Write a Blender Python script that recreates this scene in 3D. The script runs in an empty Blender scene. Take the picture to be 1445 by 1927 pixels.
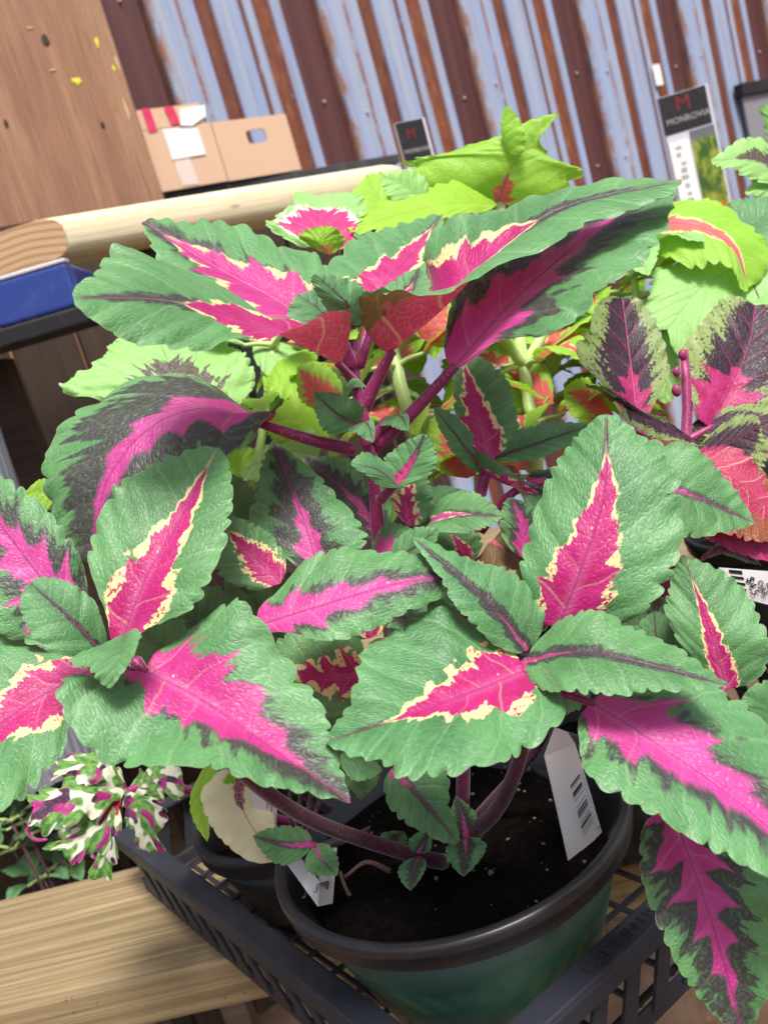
import bpy, bmesh, math, random
from mathutils import Vector, Matrix

random.seed(7)
scene = bpy.context.scene
COL = scene.collection
rad = math.radians

# ------------------------------------------------------------------ camera
ROLL, PITCH, FPX = rad(16.5), rad(11.0), 1600.0
CAM = Vector((0, 0, 1.2))
FWD = Vector((0, math.cos(PITCH), -math.sin(PITCH)))
_R0 = Vector((1, 0, 0)); _U0 = Vector((0, math.sin(PITCH), math.cos(PITCH)))
CX = math.cos(ROLL) * _R0 - math.sin(ROLL) * _U0
CY = math.sin(ROLL) * _R0 + math.cos(ROLL) * _U0
cam = bpy.data.cameras.new("camera"); camo = bpy.data.objects.new("camera", cam); COL.objects.link(camo)
m = Matrix((CX, CY, -FWD)).transposed().to_4x4(); m.translation = CAM
camo.matrix_world = m
cam.sensor_fit = 'VERTICAL'; cam.sensor_height = 36.0; cam.lens = FPX / 1927 * 36
cam.clip_start = 0.01; cam.clip_end = 400
cam.dof.use_dof = True; cam.dof.focus_distance = 0.40; cam.dof.aperture_fstop = 14
scene.camera = camo

# ------------------------------------------------------------------ light
SUN_EL, SUN_AZ = rad(63), rad(160)          # azimuth from +Y clockwise: high, behind the camera to the right
w = bpy.data.worlds.new("World"); scene.world = w; w.use_nodes = True
nt = w.node_tree; bg = nt.nodes["Background"]
sky = nt.nodes.new("ShaderNodeTexSky"); sky.sky_type = 'NISHITA'; sky.sun_disc = False
sky.sun_elevation = SUN_EL; sky.sun_rotation = SUN_AZ; sky.dust_density = 4.0; sky.air_density = 1.0
hs = nt.nodes.new("ShaderNodeHueSaturation"); hs.inputs["Saturation"].default_value = 0.7
nt.links.new(sky.outputs[0], hs.inputs["Color"]); nt.links.new(hs.outputs[0], bg.inputs[0]); bg.inputs[1].default_value = 0.05
sl = bpy.data.lights.new("sun", 'SUN'); sl.energy = 1.5; sl.angle = rad(16); sl.color = (1.0, 0.96, 0.9)
so = bpy.data.objects.new("sun", sl); COL.objects.link(so)
sd = Vector((math.sin(SUN_AZ) * math.cos(SUN_EL), math.cos(SUN_AZ) * math.cos(SUN_EL), math.sin(SUN_EL)))
so.rotation_euler = sd.to_track_quat('Z', 'Y').to_euler(); so.location = sd * 5
vs = scene.view_settings
vs.view_transform = 'Standard'; vs.look = 'None'; vs.gamma = 1.0; vs.exposure = 1.76; vs.use_curve_mapping = False
scene.cycles.max_bounces = 6; scene.cycles.diffuse_bounces = 3; scene.cycles.glossy_bounces = 2; scene.cycles.transmission_bounces = 4

# ------------------------------------------------------------------ helpers
def ray(x, y): return (x - 722.5) / FPX * CX - (y - 963.5) / FPX * CY + FWD
def P(x, y, d): return CAM + ray(x, y) * d
def PZ(x, y, z):
    v = ray(x, y); return CAM + v * ((z - CAM.z) / v.z)

def tag(o, label=None, cat=None, group=None, kind=None):
    if label: o["label"] = label
    if cat: o["category"] = cat
    if group: o["group"] = group
    if kind: o["kind"] = kind
    return o

def empty(name, loc, rz=0.0):
    o = bpy.data.objects.new(name, None); o.empty_display_size = 0.02; COL.objects.link(o)
    o.location = loc; o.rotation_euler = (0, 0, rz)
    return o

def setparent(o, parent):
    if parent is not None:
        o.parent = parent
        o.matrix_parent_inverse = PM(parent).inverted()

def PM(o):
    """world matrix computed by hand (nothing is evaluated yet)"""
    mm = o.matrix_basis.copy()
    if o.parent is not None:
        mm = PM(o.parent) @ o.matrix_parent_inverse @ mm
    return mm

def mesh_obj(name, verts, faces, mat, parent=None, smooth=True, mw=None):
    me = bpy.data.meshes.new(name)
    me.from_pydata([tuple(v) for v in verts], [], faces)
    if smooth: me.polygons.foreach_set("use_smooth", [True] * len(me.polygons))
    me.materials.append(mat); me.update()
    o = bpy.data.objects.new(name, me); COL.objects.link(o)
    if mw is not None: o.matrix_basis = mw
    setparent(o, parent)
    return o

def bm_obj(name, bm, mat, parent=None, smooth=False, mw=None):
    me = bpy.data.meshes.new(name); bm.to_mesh(me); bm.free()
    if smooth: me.polygons.foreach_set("use_smooth", [True] * len(me.polygons))
    me.materials.append(mat)
    o = bpy.data.objects.new(name, me); COL.objects.link(o)
    if mw is not None: o.matrix_basis = mw
    setparent(o, parent)
    return o

def frame(origin, xdir, zdir=(0, 0, 1)):
    x = Vector(xdir).normalized(); z = Vector(zdir); y = z.cross(x).normalized(); z = x.cross(y)
    mm = Matrix((x, y, z)).transposed().to_4x4(); mm.translation = origin
    return mm

def box_bm(dx, dy, dz, bev=0.0, c=(0, 0, 0), seg=2):
    bm = bmesh.new(); bmesh.ops.create_cube(bm, size=1)
    for v in bm.verts: v.co = Vector((v.co.x * dx + c[0], v.co.y * dy + c[1], v.co.z * dz + c[2]))
    if bev > 0: bmesh.ops.bevel(bm, geom=bm.edges[:], offset=bev, segments=seg, affect='EDGES', profile=0.6)
    return bm

def box(name, mw, dims, mat, parent=None, bev=0.0, c=(0, 0, 0)):
    return bm_obj(name, box_bm(*dims, bev, c), mat, parent, False, mw)

def catmull(pts, n):
    """n+1 points at even arc length on a smooth curve through pts"""
    pts = [Vector(p) for p in pts]
    if len(pts) == 2: pts = [pts[0], (pts[0] + pts[1]) / 2, pts[1]]
    ext = [2 * pts[0] - pts[1]] + pts + [2 * pts[-1] - pts[-2]]
    dense = []
    for i in range(1, len(ext) - 2):
        p0, p1, p2, p3 = ext[i - 1:i + 3]
        for k in range(16):
            t = k / 16
            dense.append(0.5 * ((2 * p1) + (-p0 + p2) * t + (2 * p0 - 5 * p1 + 4 * p2 - p3) * t * t + (-p0 + 3 * p1 - 3 * p2 + p3) * t ** 3))
    dense.append(pts[-1])
    acc = [0.0]
    for a, b in zip(dense, dense[1:]): acc.append(acc[-1] + (b - a).length)
    out = []; j = 0
    for i in range(n + 1):
        s = acc[-1] * i / n
        while j < len(acc) - 2 and acc[j + 1] < s: j += 1
        seg = acc[j + 1] - acc[j]
        out.append(dense[j].lerp(dense[j + 1], (s - acc[j]) / seg if seg > 1e-9 else 0))
    return out, acc[-1]

def tube(name, pts, r0, r1, mat, parent=None, n=10, seg=10, square=0.0):
    c, L = catmull(pts, n)
    verts = []; faces = []
    up = Vector((0.3, 0.2, 1)).normalized()
    for i, p in enumerate(c):
        t = (c[min(i + 1, n)] - c[max(i - 1, 0)]).normalized()
        s = t.cross(up)
        if s.length < 1e-3: s = t.cross(Vector((1, 0, 0)))
        s.normalize(); b = s.cross(t)
        up = b
        r = r0 + (r1 - r0) * i / n
        for k in range(seg):
            a = 2 * math.pi * k / seg
            q = 1 - square * math.cos(2 * a) ** 2 * 0.25
            verts.append(p + (s * math.cos(a) + b * math.sin(a)) * r * q)
    for i in range(n):
        for k in range(seg):
            a, b_ = i * seg + k, i * seg + (k + 1) % seg
            faces.append((a, b_, b_ + seg, a + seg))
    faces.append(tuple(range(seg))[::-1]); faces.append(tuple(range(n * seg, n * seg + seg)))
    return mesh_obj(name, verts, faces, mat, parent)

def lathe(name, prof, mat, parent=None, seg=48, loc=(0, 0, 0), wob=0.0):
    verts = []; faces = []
    for i, (r, z) in enumerate(prof):
        for k in range(seg):
            a = 2 * math.pi * k / seg
            rr = r * (1 + wob * math.sin(3 * a + 1) + wob * 0.6 * math.sin(5 * a))
            verts.append((rr * math.cos(a), rr * math.sin(a), z))
    for i in range(len(prof) - 1):
        for k in range(seg):
            a, b = i * seg + k, i * seg + (k + 1) % seg
            faces.append((a, b, b + seg, a + seg))
    return mesh_obj(name, verts, faces, mat, parent, True, Matrix.Translation(loc))

# ------------------------------------------------------------------ node helper
class N:
    def __init__(self, name):
        self.mat = bpy.data.materials.new(name); self.mat.use_nodes = True
        self.t = self.mat.node_tree; self.t.nodes.clear()
        self.out = self.t.nodes.new("ShaderNodeOutputMaterial")
    def node(self, typ, **kw):
        n = self.t.nodes.new(typ)
        for k, v in kw.items(): setattr(n, k, v)
        return n
    def put(self, sock, v):
        if isinstance(v, bpy.types.NodeSocket): self.t.links.new(v, sock)
        elif isinstance(v, (tuple, list)) and sock.type == 'RGBA' and len(v) == 3: sock.default_value = (*v, 1)
        else: sock.default_value = v
    def m(self, op, a, b=None, c=None, clamp=False):
        n = self.node("ShaderNodeMath", operation=op, use_clamp=clamp)
        for i, v in enumerate((a, b, c)):
            if v is not None: self.put(n.inputs[i], v)
        return n.outputs[0]
    def add(self, a, b): return self.m('ADD', a, b)
    def sub(self, a, b): return self.m('SUBTRACT', a, b)
    def mul(self, a, b): return self.m('MULTIPLY', a, b)
    def div(self, a, b): return self.m('DIVIDE', a, b)
    def mad(self, a, b, c): return self.m('MULTIPLY_ADD', a, b, c)
    def mx(self, a, b): return self.m('MAXIMUM', a, b)
    def mn(self, a, b): return self.m('MINIMUM', a, b)
    def sm(self, v, a, b, lo=0.0, hi=1.0):
        n = self.node("ShaderNodeMapRange", interpolation_type='SMOOTHSTEP')
        for i, x in enumerate((v, a, b, lo, hi)): self.put(n.inputs[i], x)
        return n.outputs[0]
    def lin(self, v, a, b, lo=0.0, hi=1.0):
        n = self.node("ShaderNodeMapRange")
        for i, x in enumerate((v, a, b, lo, hi)): self.put(n.inputs[i], x)
        return n.outputs[0]
    def mix(self, f, a, b, blend='MIX'):
        n = self.node("ShaderNodeMix", data_type='RGBA', blend_type=blend)
        self.put(n.inputs[0], f); self.put(n.inputs[6], a); self.put(n.inputs[7], b)
        return n.outputs[2]
    def xyz(self, x, y, z=0.0):
        n = self.node("ShaderNodeCombineXYZ")
        for i, v in enumerate((x, y, z)): self.put(n.inputs[i], v)
        return n.outputs[0]
    def sep(self, v):
        n = self.node("ShaderNodeSeparateXYZ"); self.put(n.inputs[0], v); return n.outputs
    def noise(self, vec, scale, detail=2.0, rough=0.5, out=0):
        n = self.node("ShaderNodeTexNoise")
        self.put(n.inputs["Vector"], vec); n.inputs["Scale"].default_value = scale
        n.inputs["Detail"].default_value = detail; n.inputs["Roughness"].default_value = rough
        return n.outputs[out]
    def voro(self, vec, scale, feature='F1', out="Distance", rnd=1.0):
        n = self.node("ShaderNodeTexVoronoi", feature=feature)
        self.put(n.inputs["Vector"], vec); n.inputs["Scale"].default_value = scale; n.inputs["Randomness"].default_value = rnd
        return n.outputs[out]
    def attr(self, name, obj=False, out=2):
        n = self.node("ShaderNodeAttribute", attribute_type='OBJECT' if obj else 'GEOMETRY', attribute_name=name)
        return n.outputs[out]
    def obco(self): return self.node("ShaderNodeTexCoord").outputs["Object"]
    def rnd(self): return self.node("ShaderNodeObjectInfo").outputs["Random"]
    def scale(self, vec, s):
        n = self.node("ShaderNodeVectorMath", operation='MULTIPLY'); self.put(n.inputs[0], vec); n.inputs[1].default_value = s
        return n.outputs[0]
    def vadd(self, a, b):
        n = self.node("ShaderNodeVectorMath", operation='ADD'); self.put(n.inputs[0], a); self.put(n.inputs[1], b); return n.outputs[0]
    def bump(self, h, strength, dist, normal=None):
        n = self.node("ShaderNodeBump"); n.inputs["Strength"].default_value = strength; n.inputs["Distance"].default_value = dist
        self.put(n.inputs["Height"], h)
        if normal is not None: self.put(n.inputs["Normal"], normal)
        return n.outputs[0]
    def pbsdf(self, col, rough=0.5, spec=0.5, normal=None, **kw):
        n = self.node("ShaderNodeBsdfPrincipled")
        self.put(n.inputs["Base Color"], col); self.put(n.inputs["Roughness"], rough); self.put(n.inputs["Specular IOR Level"], spec)
        if normal is not None: self.put(n.inputs["Normal"], normal)
        for k, v in kw.items(): self.put(n.inputs[k.replace("_", " ")], v)
        return n.outputs[0]
    def done(self, sh):
        self.t.links.new(sh, self.out.inputs[0]); return self.mat

# ------------------------------------------------------------------ leaf material
def leaf_material(name, g1, g2, pinkA, pinkB, cream, dark, under, under_pink, trans=0.22, sheen=0.12, veincol=(0.30, 0.50, 0.26), mode='flame', rimcol=(0.22, 0.30, 0.16)):
    n = N(name)
    u = n.attr("lu"); y = n.attr("lat"); e = n.attr("edge")
    pw, pe, cw = n.attr("pw", True), n.attr("pe", True), n.attr("cw", True)
    dw, de, soft = n.attr("dw", True), n.attr("de", True), n.attr("soft", True)
    jag, seed, pb = n.attr("jag", True), n.attr("seed", True), n.attr("pb", True)
    a = n.m('ABSOLUTE', y)
    side = n.m('SIGN', y)
    # coordinate that is constant along a side vein
    q = n.sub(n.mad(a, -0.85, u), n.mul(n.mul(a, a), -0.5))
    sv = n.xyz(n.add(u, seed), n.add(y, n.mul(seed, 1.7)), 0.0)
    big = n.noise(sv, 3.2, 2)
    qq = n.add(q, n.mul(n.sub(big, 0.5), 0.16))
    t = n.m('FRACT', n.mad(qq, 5.6, n.mad(side, 0.22, n.add(seed, 10.0))))
    tri = n.m('ABSOLUTE', n.mad(t, 2.0, -1.0))                        # 1 on a vein, 0 between
    fine = n.noise(sv, 46, 3, 0.65); mid_ = n.noise(sv, 13, 1)
    st = n.noise(n.xyz(n.mad(q, 22.0, seed), n.mul(y, 5.0), seed), 1.0, 2, 0.6)       # brush strokes along the veins
    asym = n.mad(side, n.mul(n.sub(n.m('FRACT', n.mul(seed, 1.37)), 0.5), 0.36), 1.0)
    # pink flame
    s = n.div(n.add(q, 0.0), pe)
    prof = n.mul(n.sm(s, -0.35, 0.16), n.m('POWER', n.m('SUBTRACT', 1.0, s, clamp=True), 1.0))
    W = n.mul(n.mul(n.mul(pw, 1.3), prof), asym)
    tooth = n.m('POWER', tri, 1.6)
    Wj = n.mul(W, n.mad(n.sub(tooth, 0.42), jag, 1.0))
    dP = n.sub(n.add(Wj, n.mul(n.add(n.mul(n.sub(st, 0.5), 1.05), n.mul(n.sub(fine, 0.5), 0.40)), W)), a)
    pink = n.sm(dP, n.mul(soft, -1.0), soft)
    # cream margin of the flame
    cfac = n.mul(cw, n.mul(n.sm(mid_, 0.28, 0.62), n.m('SUBTRACT', 1.15, s, clamp=True)))
    dC = n.add(n.add(n.sub(n.mul(W, n.mad(n.sub(st, 0.5), 0.8, 1.0)), a), cfac), n.mul(n.sub(fine, 0.5), n.mul(cw, 0.25)))
    creamm = n.mul(n.sm(dC, -0.004, 0.006), n.sm(cw, 0.001, 0.006))
    # dark purple halo, streaked along the veins
    DW = n.mul(dw, n.mul(n.sm(q, -0.3, 0.12), n.m('POWER', n.m('SUBTRACT', 1.0, n.div(q, de), clamp=True), 0.6)))
    dD = n.sub(n.mul(DW, n.add(n.mul(st, 1.7), n.mad(mid_, 0.7, n.mad(tri, 0.22, -0.42)))), a)
    darkm = n.mul(n.sm(dD, n.mad(soft, -1.3, -0.003), n.mad(soft, 1.3, 0.003)), n.sm(dw, 0.001, 0.004))
    darkm = n.mul(darkm, n.sm(fine, 0.30, 0.52, 0.55, 1.0))
    # veins
    veinfade = n.sm(a, 0.0, 0.02, 0.6, 1.0)
    vein = n.mul(n.sm(tri, 0.90, 0.985), veinfade)
    midrib = n.sm(a, 0.007, 0.002)
    net = n.voro(n.xyz(n.add(n.mul(q, 1.0), seed), n.mul(y, 1.2)), 40, 'DISTANCE_TO_EDGE')
    netm = n.sm(net, 0.06, 0.0)
    gm = n.add(n.mul(big, 0.55), n.add(n.mul(st, 0.30), n.add(n.mul(fine, 0.22), n.mul(e, 0.16))))
    green = n.mix(n.sm(gm, 0.40, 0.78), g1, g2)
    green = n.mix(n.mul(n.mx(n.mul(vein, 0.30), n.mul(netm, 0.16)), 1.0), green, veincol)
    green = n.mix(n.mul(n.m('FRACT', n.mul(seed, 2.71)), 0.22), green, tuple(c * k for c, k in zip(g2, (1.4, 1.1, 0.8))))
    if mode == 'flame':
        top = n.mix(n.mul(darkm, 0.92), green, dark)
        top = n.mix(n.mul(n.mul(vein, darkm), 0.25), top, (0.16, 0.13, 0.12))
        top = n.mix(creamm, top, cream)
        spots = n.mul(n.sm(fine, 0.55, 0.58), n.mul(creamm, n.sm(u, 0.42, 0.22)))
        top = n.mix(spots, top, pinkA)
        pk = n.mix(pb, pinkA, pinkB)
        pk = n.mix(n.mul(n.sm(mid_, 0.35, 0.75), 0.25), pk, pinkB)
        pk = n.mix(n.mul(n.sm(st, 0.40, 0.70), 0.28), pk, tuple(c * 0.55 for c in pinkA))
        pk = n.mix(n.mul(n.sm(a, 0.05, 0.0), n.mul(n.sm(u, 0.6, 0.1), 0.30)), pk, (0.70, 0.22, 0.42))
        pk = n.mix(n.mul(n.mul(vein, n.sm(u, 0.55, 0.1)), n.mad(pb, -0.12, 0.24)), pk, cream)
        pk = n.mix(n.mul(netm, 0.18), pk, (0.34, 0.01, 0.12))
        top = n.mix(pink, top, pk)
        top = n.mix(n.mul(n.mul(midrib, n.mx(pink, darkm)), 0.6), top, n.mix(pink, (0.055, 0.008, 0.04), (0.34, 0.02, 0.16)))
    elif mode == 'blotch':                                             # deep maroon leaf with a mottled green border
        edgeN = n.add(n.mul(e, 1.0), n.mul(n.sub(n.add(n.mul(st, 1.0), n.mul(fine, 0.9)), 0.95), 0.85))
        dk = n.sm(edgeN, 0.62, 0.56)
        spk = n.sm(n.voro(sv, 34), 0.27, 0.22)
        top = n.mix(n.mx(dk, n.mul(spk, 0.9)), green, dark)
        top = n.mix(pink, top, n.mix(n.sm(mid_, 0.3, 0.7), pinkA, pinkB))
        top = n.mix(n.mul(n.mx(vein, midrib), n.mul(n.sm(a, 0.25, 0.0), 0.55)), top, pinkB)
        top = n.mix(n.mul(creamm, n.sm(u, 0.2, 0.05)), top, cream)
    else:                                                              # splashed white, green and purple
        p1 = n.noise(sv, 4.2, 1); p2 = n.noise(n.vadd(sv, (4.0, 2.0, 0.0)), 3.6, 1)
        top = n.mix(n.sm(p1, 0.44, 0.50), cream, n.mix(n.sm(mid_, 0.35, 0.65), g1, g2))
        top = n.mix(n.sm(p2, 0.56, 0.60), top, n.mix(n.sm(p1, 0.4, 0.55), dark, pinkB))
        top = n.mix(pink, top, pinkA)
    # dust and dried water spots
    vz = n.node("ShaderNodeTexVoronoi", feature='F1'); n.put(vz.inputs["Vector"], sv); vz.inputs["Scale"].default_value = 24
    rc = n.sep(vz.outputs["Color"])
    spot = n.mul(n.sm(vz.outputs["Distance"], n.mad(rc[1], 0.16, 0.03), n.mul(rc[1], 0.10)), n.sm(rc[0], 0.80, 0.82))
    dust = n.sm(n.noise(sv, 260, 1), 0.72, 0.77)
    top = n.mix(n.mul(n.mx(n.mul(spot, n.mul(pink, 0.65)), n.mul(dust, 0.35)), 1.0), top, (0.75, 0.68, 0.72))
    top = n.mix(n.sm(e, 0.965, 0.995, 0.0, 0.55), top, rimcol)
    # the other side of the blade
    vv = n.mx(vein, n.mul(netm, 0.5))
    und = n.mix(n.mul(vv, 0.5), n.mix(n.sm(big, 0.3, 0.7), under, tuple(c * 1.5 for c in under)), tuple(min(1, c * 2.2 + 0.04) for c in under))
    up = n.mix(n.mul(vv, 0.45), under_pink, cream)
    und = n.mix(n.mul(n.mx(pink, n.mul(creamm, 0.6)), 0.95), und, up)
    geo = n.node("ShaderNodeNewGeometry")
    col = n.mix(geo.outputs["Backfacing"], top, und)
    # relief: quilted between the veins
    h = n.add(n.add(n.mul(n.sm(tri, 1.0, 0.35), 0.9), n.mul(n.sm(net, 0.0, 0.25), 0.34)), n.mul(mid_, 0.45))
    h = n.sub(h, n.mul(midrib, 0.8))
    nb = n.bump(h, 0.40, 0.0012)
    p = n.pbsdf(col, n.mad(fine, 0.20, 0.36), 0.5, nb, Sheen_Weight=sheen, Sheen_Roughness=0.45, Sheen_Tint=(0.92, 0.97, 1.0))
    tr = n.node("ShaderNodeBsdfTranslucent"); n.put(tr.inputs[0], n.mix(0.12, col, (1, 1, 0.6), 'MULTIPLY')); n.put(tr.inputs["Normal"], nb)
    mxs = n.node("ShaderNodeMixShader"); mxs.inputs[0].default_value = trans
    n.t.links.new(p, mxs.inputs[1]); n.t.links.new(tr.outputs[0], mxs.inputs[2])
    return n.done(mxs.outputs[0])

M = {}
M['main'] = leaf_material("coleus_leaf", (0.040, 0.150, 0.050), (0.120, 0.315, 0.118), (0.46, 0.006, 0.135), (0.61, 0.065, 0.335), (0.80, 0.70, 0.32), (0.046, 0.030, 0.042), (0.13, 0.075, 0.025), (0.68, 0.06, 0.16))
M['lime'] = leaf_material("lime_leaf", (0.27, 0.58, 0.035), (0.36, 0.66, 0.06), (0.80, 0.13, 0.10), (0.85, 0.20, 0.18), (0.85, 0.80, 0.35), (0.28, 0.12, 0.02), (0.25, 0.50, 0.03), (0.80, 0.25, 0.15), trans=0.38, veincol=(0.50, 0.75, 0.20), rimcol=(0.45, 0.70, 0.18))
M['pale'] = leaf_material("pale_leaf", (0.27, 0.56, 0.17), (0.33, 0.63, 0.20), (0.75, 0.02, 0.20), (0.75, 0.06, 0.25), (0.88, 0.86, 0.70), (0.085, 0.012, 0.055), (0.22, 0.45, 0.12), (0.6, 0.2, 0.2), trans=0.3, veincol=(0.45, 0.72, 0.35), rimcol=(0.45, 0.68, 0.35))
M['maroon'] = leaf_material("maroon_leaf", (0.16, 0.24, 0.065), (0.24, 0.33, 0.10), (0.36, 0.003, 0.08), (0.45, 0.02, 0.17), (0.75, 0.55, 0.40), (0.030, 0.006, 0.020), (0.20, 0.055, 0.025), (0.45, 0.02, 0.10), mode='blotch', rimcol=(0.25, 0.16, 0.14))
M['splash'] = leaf_material("splashed_leaf", (0.06, 0.19, 0.03), (0.18, 0.40, 0.07), (0.55, 0.004, 0.05), (0.42, 0.01, 0.20), (0.78, 0.78, 0.62), (0.05, 0.006, 0.045), (0.20, 0.20, 0.12), (0.30, 0.05, 0.15), mode='splash', rimcol=(0.6, 0.6, 0.45))
M['cream'] = leaf_material("cream_leaf", (0.72, 0.70, 0.42), (0.78, 0.75, 0.48), (0.25, 0.005, 0.08), (0.3, 0.01, 0.1), (0.8, 0.75, 0.5), (0.2, 0.005, 0.07), (0.6, 0.55, 0.3), (0.3, 0.02, 0.1), veincol=(0.75, 0.75, 0.5), rimcol=(0.6, 0.65, 0.3))

def stem_mat(name, c1, c2, rough=0.45):
    n = N(name); co = n.obco()
    f = n.noise(n.scale(co, (1, 1, 1)), 60, 3)
    s = n.noise(co, 900, 1)
    c = n.mix(n.sm(f, 0.3, 0.7), c1, c2)
    c = n.mix(n.mul(n.sm(s, 0.62, 0.7), 0.25), c, (0.7, 0.5, 0.55))
    return n.done(n.pbsdf(c, rough, 0.45, n.bump(n.noise(co, 420, 3), 0.3, 0.0006), Sheen_Weight=0.35, Sheen_Roughness=0.4, Subsurface_Weight=0.0))
M['stem'] = stem_mat("magenta_stem", (0.20, 0.012, 0.085), (0.34, 0.03, 0.14))
M['stem_dark'] = stem_mat("dark_purple_stem", (0.055, 0.012, 0.028), (0.095, 0.02, 0.045))
M['stem_lime'] = stem_mat("pale_green_stem", (0.36, 0.52, 0.16), (0.46, 0.62, 0.22))

# ------------------------------------------------------------------ leaf mesh
TS = (0.0, 0.1, 0.24, 0.4, 0.55, 0.68, 0.79, 0.87, 0.93, 0.97, 1.0)
KINDS = {
    # pw    pe    cw     dw    de   soft   jag  pb
    'A': (0.115, 0.74, 0.045, 0.030, 0.98, 0.003, 0.35, 0.05),   # crimson flame, cream border
    'B': (0.105, 0.78, 0.000, 0.250, 1.00, 0.014, 0.85, 0.90),   # pink flame, dark halo
    'C': (0.125, 0.80, 0.012, 0.150, 1.00, 0.012, 0.55, 0.45),   # in between
    'S': (0.010, 0.55, 0.000, 0.040, 0.95, 0.004, 0.80, 0.10),   # young leaf, purple midrib only
    'N': (0.000, 0.50, 0.000, 0.000, 0.90, 0.004, 0.50, 0.10),   # plain
    'D': (0.050, 0.60, 0.000, 0.200, 0.95, 0.012, 0.80, 0.85),
    'X': (0.100, 0.45, 0.000, 0.200, 0.80, 0.006, 0.80, 0.30),
}
LEAFN = [0]

def leaf(parent, mid, secs, kind='A', mat='main', p=0.55, q=0.95, scal=13, sdep=0.12, bow=0.05, wave=0.042, nu=None, flip=False, name='leaf', lobes=0, **kw):
    """mid: 3D points base->tip; secs: [(u, A, B)] margin points; a mesh with pattern attributes"""
    LEAFN[0] += 1
    rnd = random.Random(LEAFN[0] * 31 + 5)
    nu = nu or max(24, scal * 7)
    c, L = catmull(mid, nu)
    umax = p / (p + q); wmax = umax ** p * (1 - umax) ** q
    wf = lambda u: (max(u, 0) ** p) * (max(1 - u, 0) ** q) / wmax
    sv = []
    for (u, A, B) in secs:
        f = u * nu; i = min(int(f), nu - 1); pm = c[i].lerp(c[i + 1], f - i)
        sv.append((u, (Vector(A) - pm) / wf(u), (Vector(B) - pm) / wf(u)))
    def vec(u, k):
        if u <= sv[0][0]: return sv[0][k]
        for s0, s1 in zip(sv, sv[1:]):
            if u <= s1[0]:
                f = (u - s0[0]) / (s1[0] - s0[0]); f = f * f * (3 - 2 * f)
                return s0[k].lerp(s1[k], f)
        return sv[-1][k]
    tg = (c[nu // 2 + 1] - c[nu // 2 - 1]).normalized()
    n0 = tg.cross(vec(0.5, 1) - vec(0.5, 2)).normalized()
    sgn = 1 if n0.z > 0 else -1
    if flip: sgn = -sgn
    ph = [rnd.uniform(0, 6.28) for _ in range(6)]
    nt_ = len(TS)
    verts = []; lu = []; lat = []; ed = []
    cols = [(1, t) for t in TS[::-1]] + [(2, t) for t in TS[1:]]
    for i in range(nu + 1):
        u = i / nu
        tang = (c[min(i + 1, nu)] - c[max(i - 1, 0)]).normalized()
        A, B = vec(u, 1), vec(u, 2)
        nn = tang.cross(A - B).normalized() * sgn
        for k, t in cols:
            V = A if k == 1 else B
            wl = V.length
            uu = u + 0.014 * math.sin(9 * u + ph[k]) + 0.008 * math.sin(31 * u + ph[k + 2])
            lobe = abs(math.sin(math.pi * (uu * scal + 0.3 * k))) ** 0.55
            endf = min(1, (1 - u) * 7) * min(1, u * 9 + 0.15)
            tw = max(0, (t - 0.72) / 0.28) ** 1.5
            tt = t * (1 - sdep * (1 - lobe) * tw * endf * (1 + 0.65 * math.sin(23 * u + ph[k + 2])))
            if lobes:
                tt *= 1 - 0.38 * t * (0.5 - 0.5 * math.cos(2 * math.pi * lobes * u + ph[k])) ** 2
            W = wf(u)
            pos = c[i] + V * (W * tt)
            pos += tang * (L * 0.018 * tw * (lobe - 0.6) * endf)
            b = bow * 4 * t * (1 - t) * wl * W
            b += wave * wl * (t ** 2) * (math.sin(2 * math.pi * 2.3 * u + ph[k]) + 0.5 * math.sin(2 * math.pi * 5.1 * u + ph[k + 2])) * min(1, W * 1.5)
            b += 0.020 * wl * t * math.sin(2 * math.pi * (8 * (u - 0.85 * t * W * wl / L)) + ph[k])
            pos += nn * b
            verts.append(pos); lu.append(u); ed.append(t)
            lat.append((1 if k == 1 else -1) * tt * W * wl / L)
    nc = len(cols); faces = []
    for i in range(nu):
        for j in range(nc - 1):
            a = i * nc + j
            f = (a, a + 1, a + nc + 1, a + nc)
            faces.append(f if sgn < 0 else f[::-1])
    org = c[0].copy()
    verts = [v - org for v in verts]
    o = mesh_obj(name, verts, faces, M[mat], None, True, Matrix.Translation(org))
    # make sure the front faces are the upper side
    me = o.data
    for nm, d in (("lu", lu), ("lat", lat), ("edge", ed)):
        at = me.attributes.new(nm, 'FLOAT', 'POINT'); at.data.foreach_set("value", d)
    pa = me.polygons[(nu // 2) * (nc - 1) + nc // 2]
    tgm = (c[nu // 2 + 1] - c[nu // 2 - 1]).normalized()
    want = tgm.cross(vec(0.5, 1) - vec(0.5, 2)).normalized() * sgn
    if pa.normal.dot(want) < 0: me.flip_normals()
    setparent(o, parent)
    K = dict(zip(('pw', 'pe', 'cw', 'dw', 'de', 'soft', 'jag', 'pb'), KINDS[kind]))
    K['pw'] *= rnd.uniform(0.92, 1.08)
    K.update(kw); K['seed'] = rnd.uniform(0, 20)
    for k, v in K.items(): o[k] = float(v)
    return o

def D(t): return P(t[0], t[1], t[2] / 100.0)

def pleaf(parent, mid, secs, kind='A', petiole=None, pr=(0.0030, 0.0022), pm='stem', **kw):
    """leaf given by picture position and distance in centimetres"""
    o = leaf(parent, [D(t) for t in mid], [(u, D(a), D(b)) for u, a, b in secs], kind, **kw)
    if petiole:
        pts = [D(t) for t in petiole]
        nxt = D(mid[0]).lerp(D(mid[1]), 0.06)
        tube('leaf_stalk', pts + [D(mid[0]), nxt], pr[0], pr[1] * 0.7, M[pm], o, 8, 8)
    return o

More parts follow.
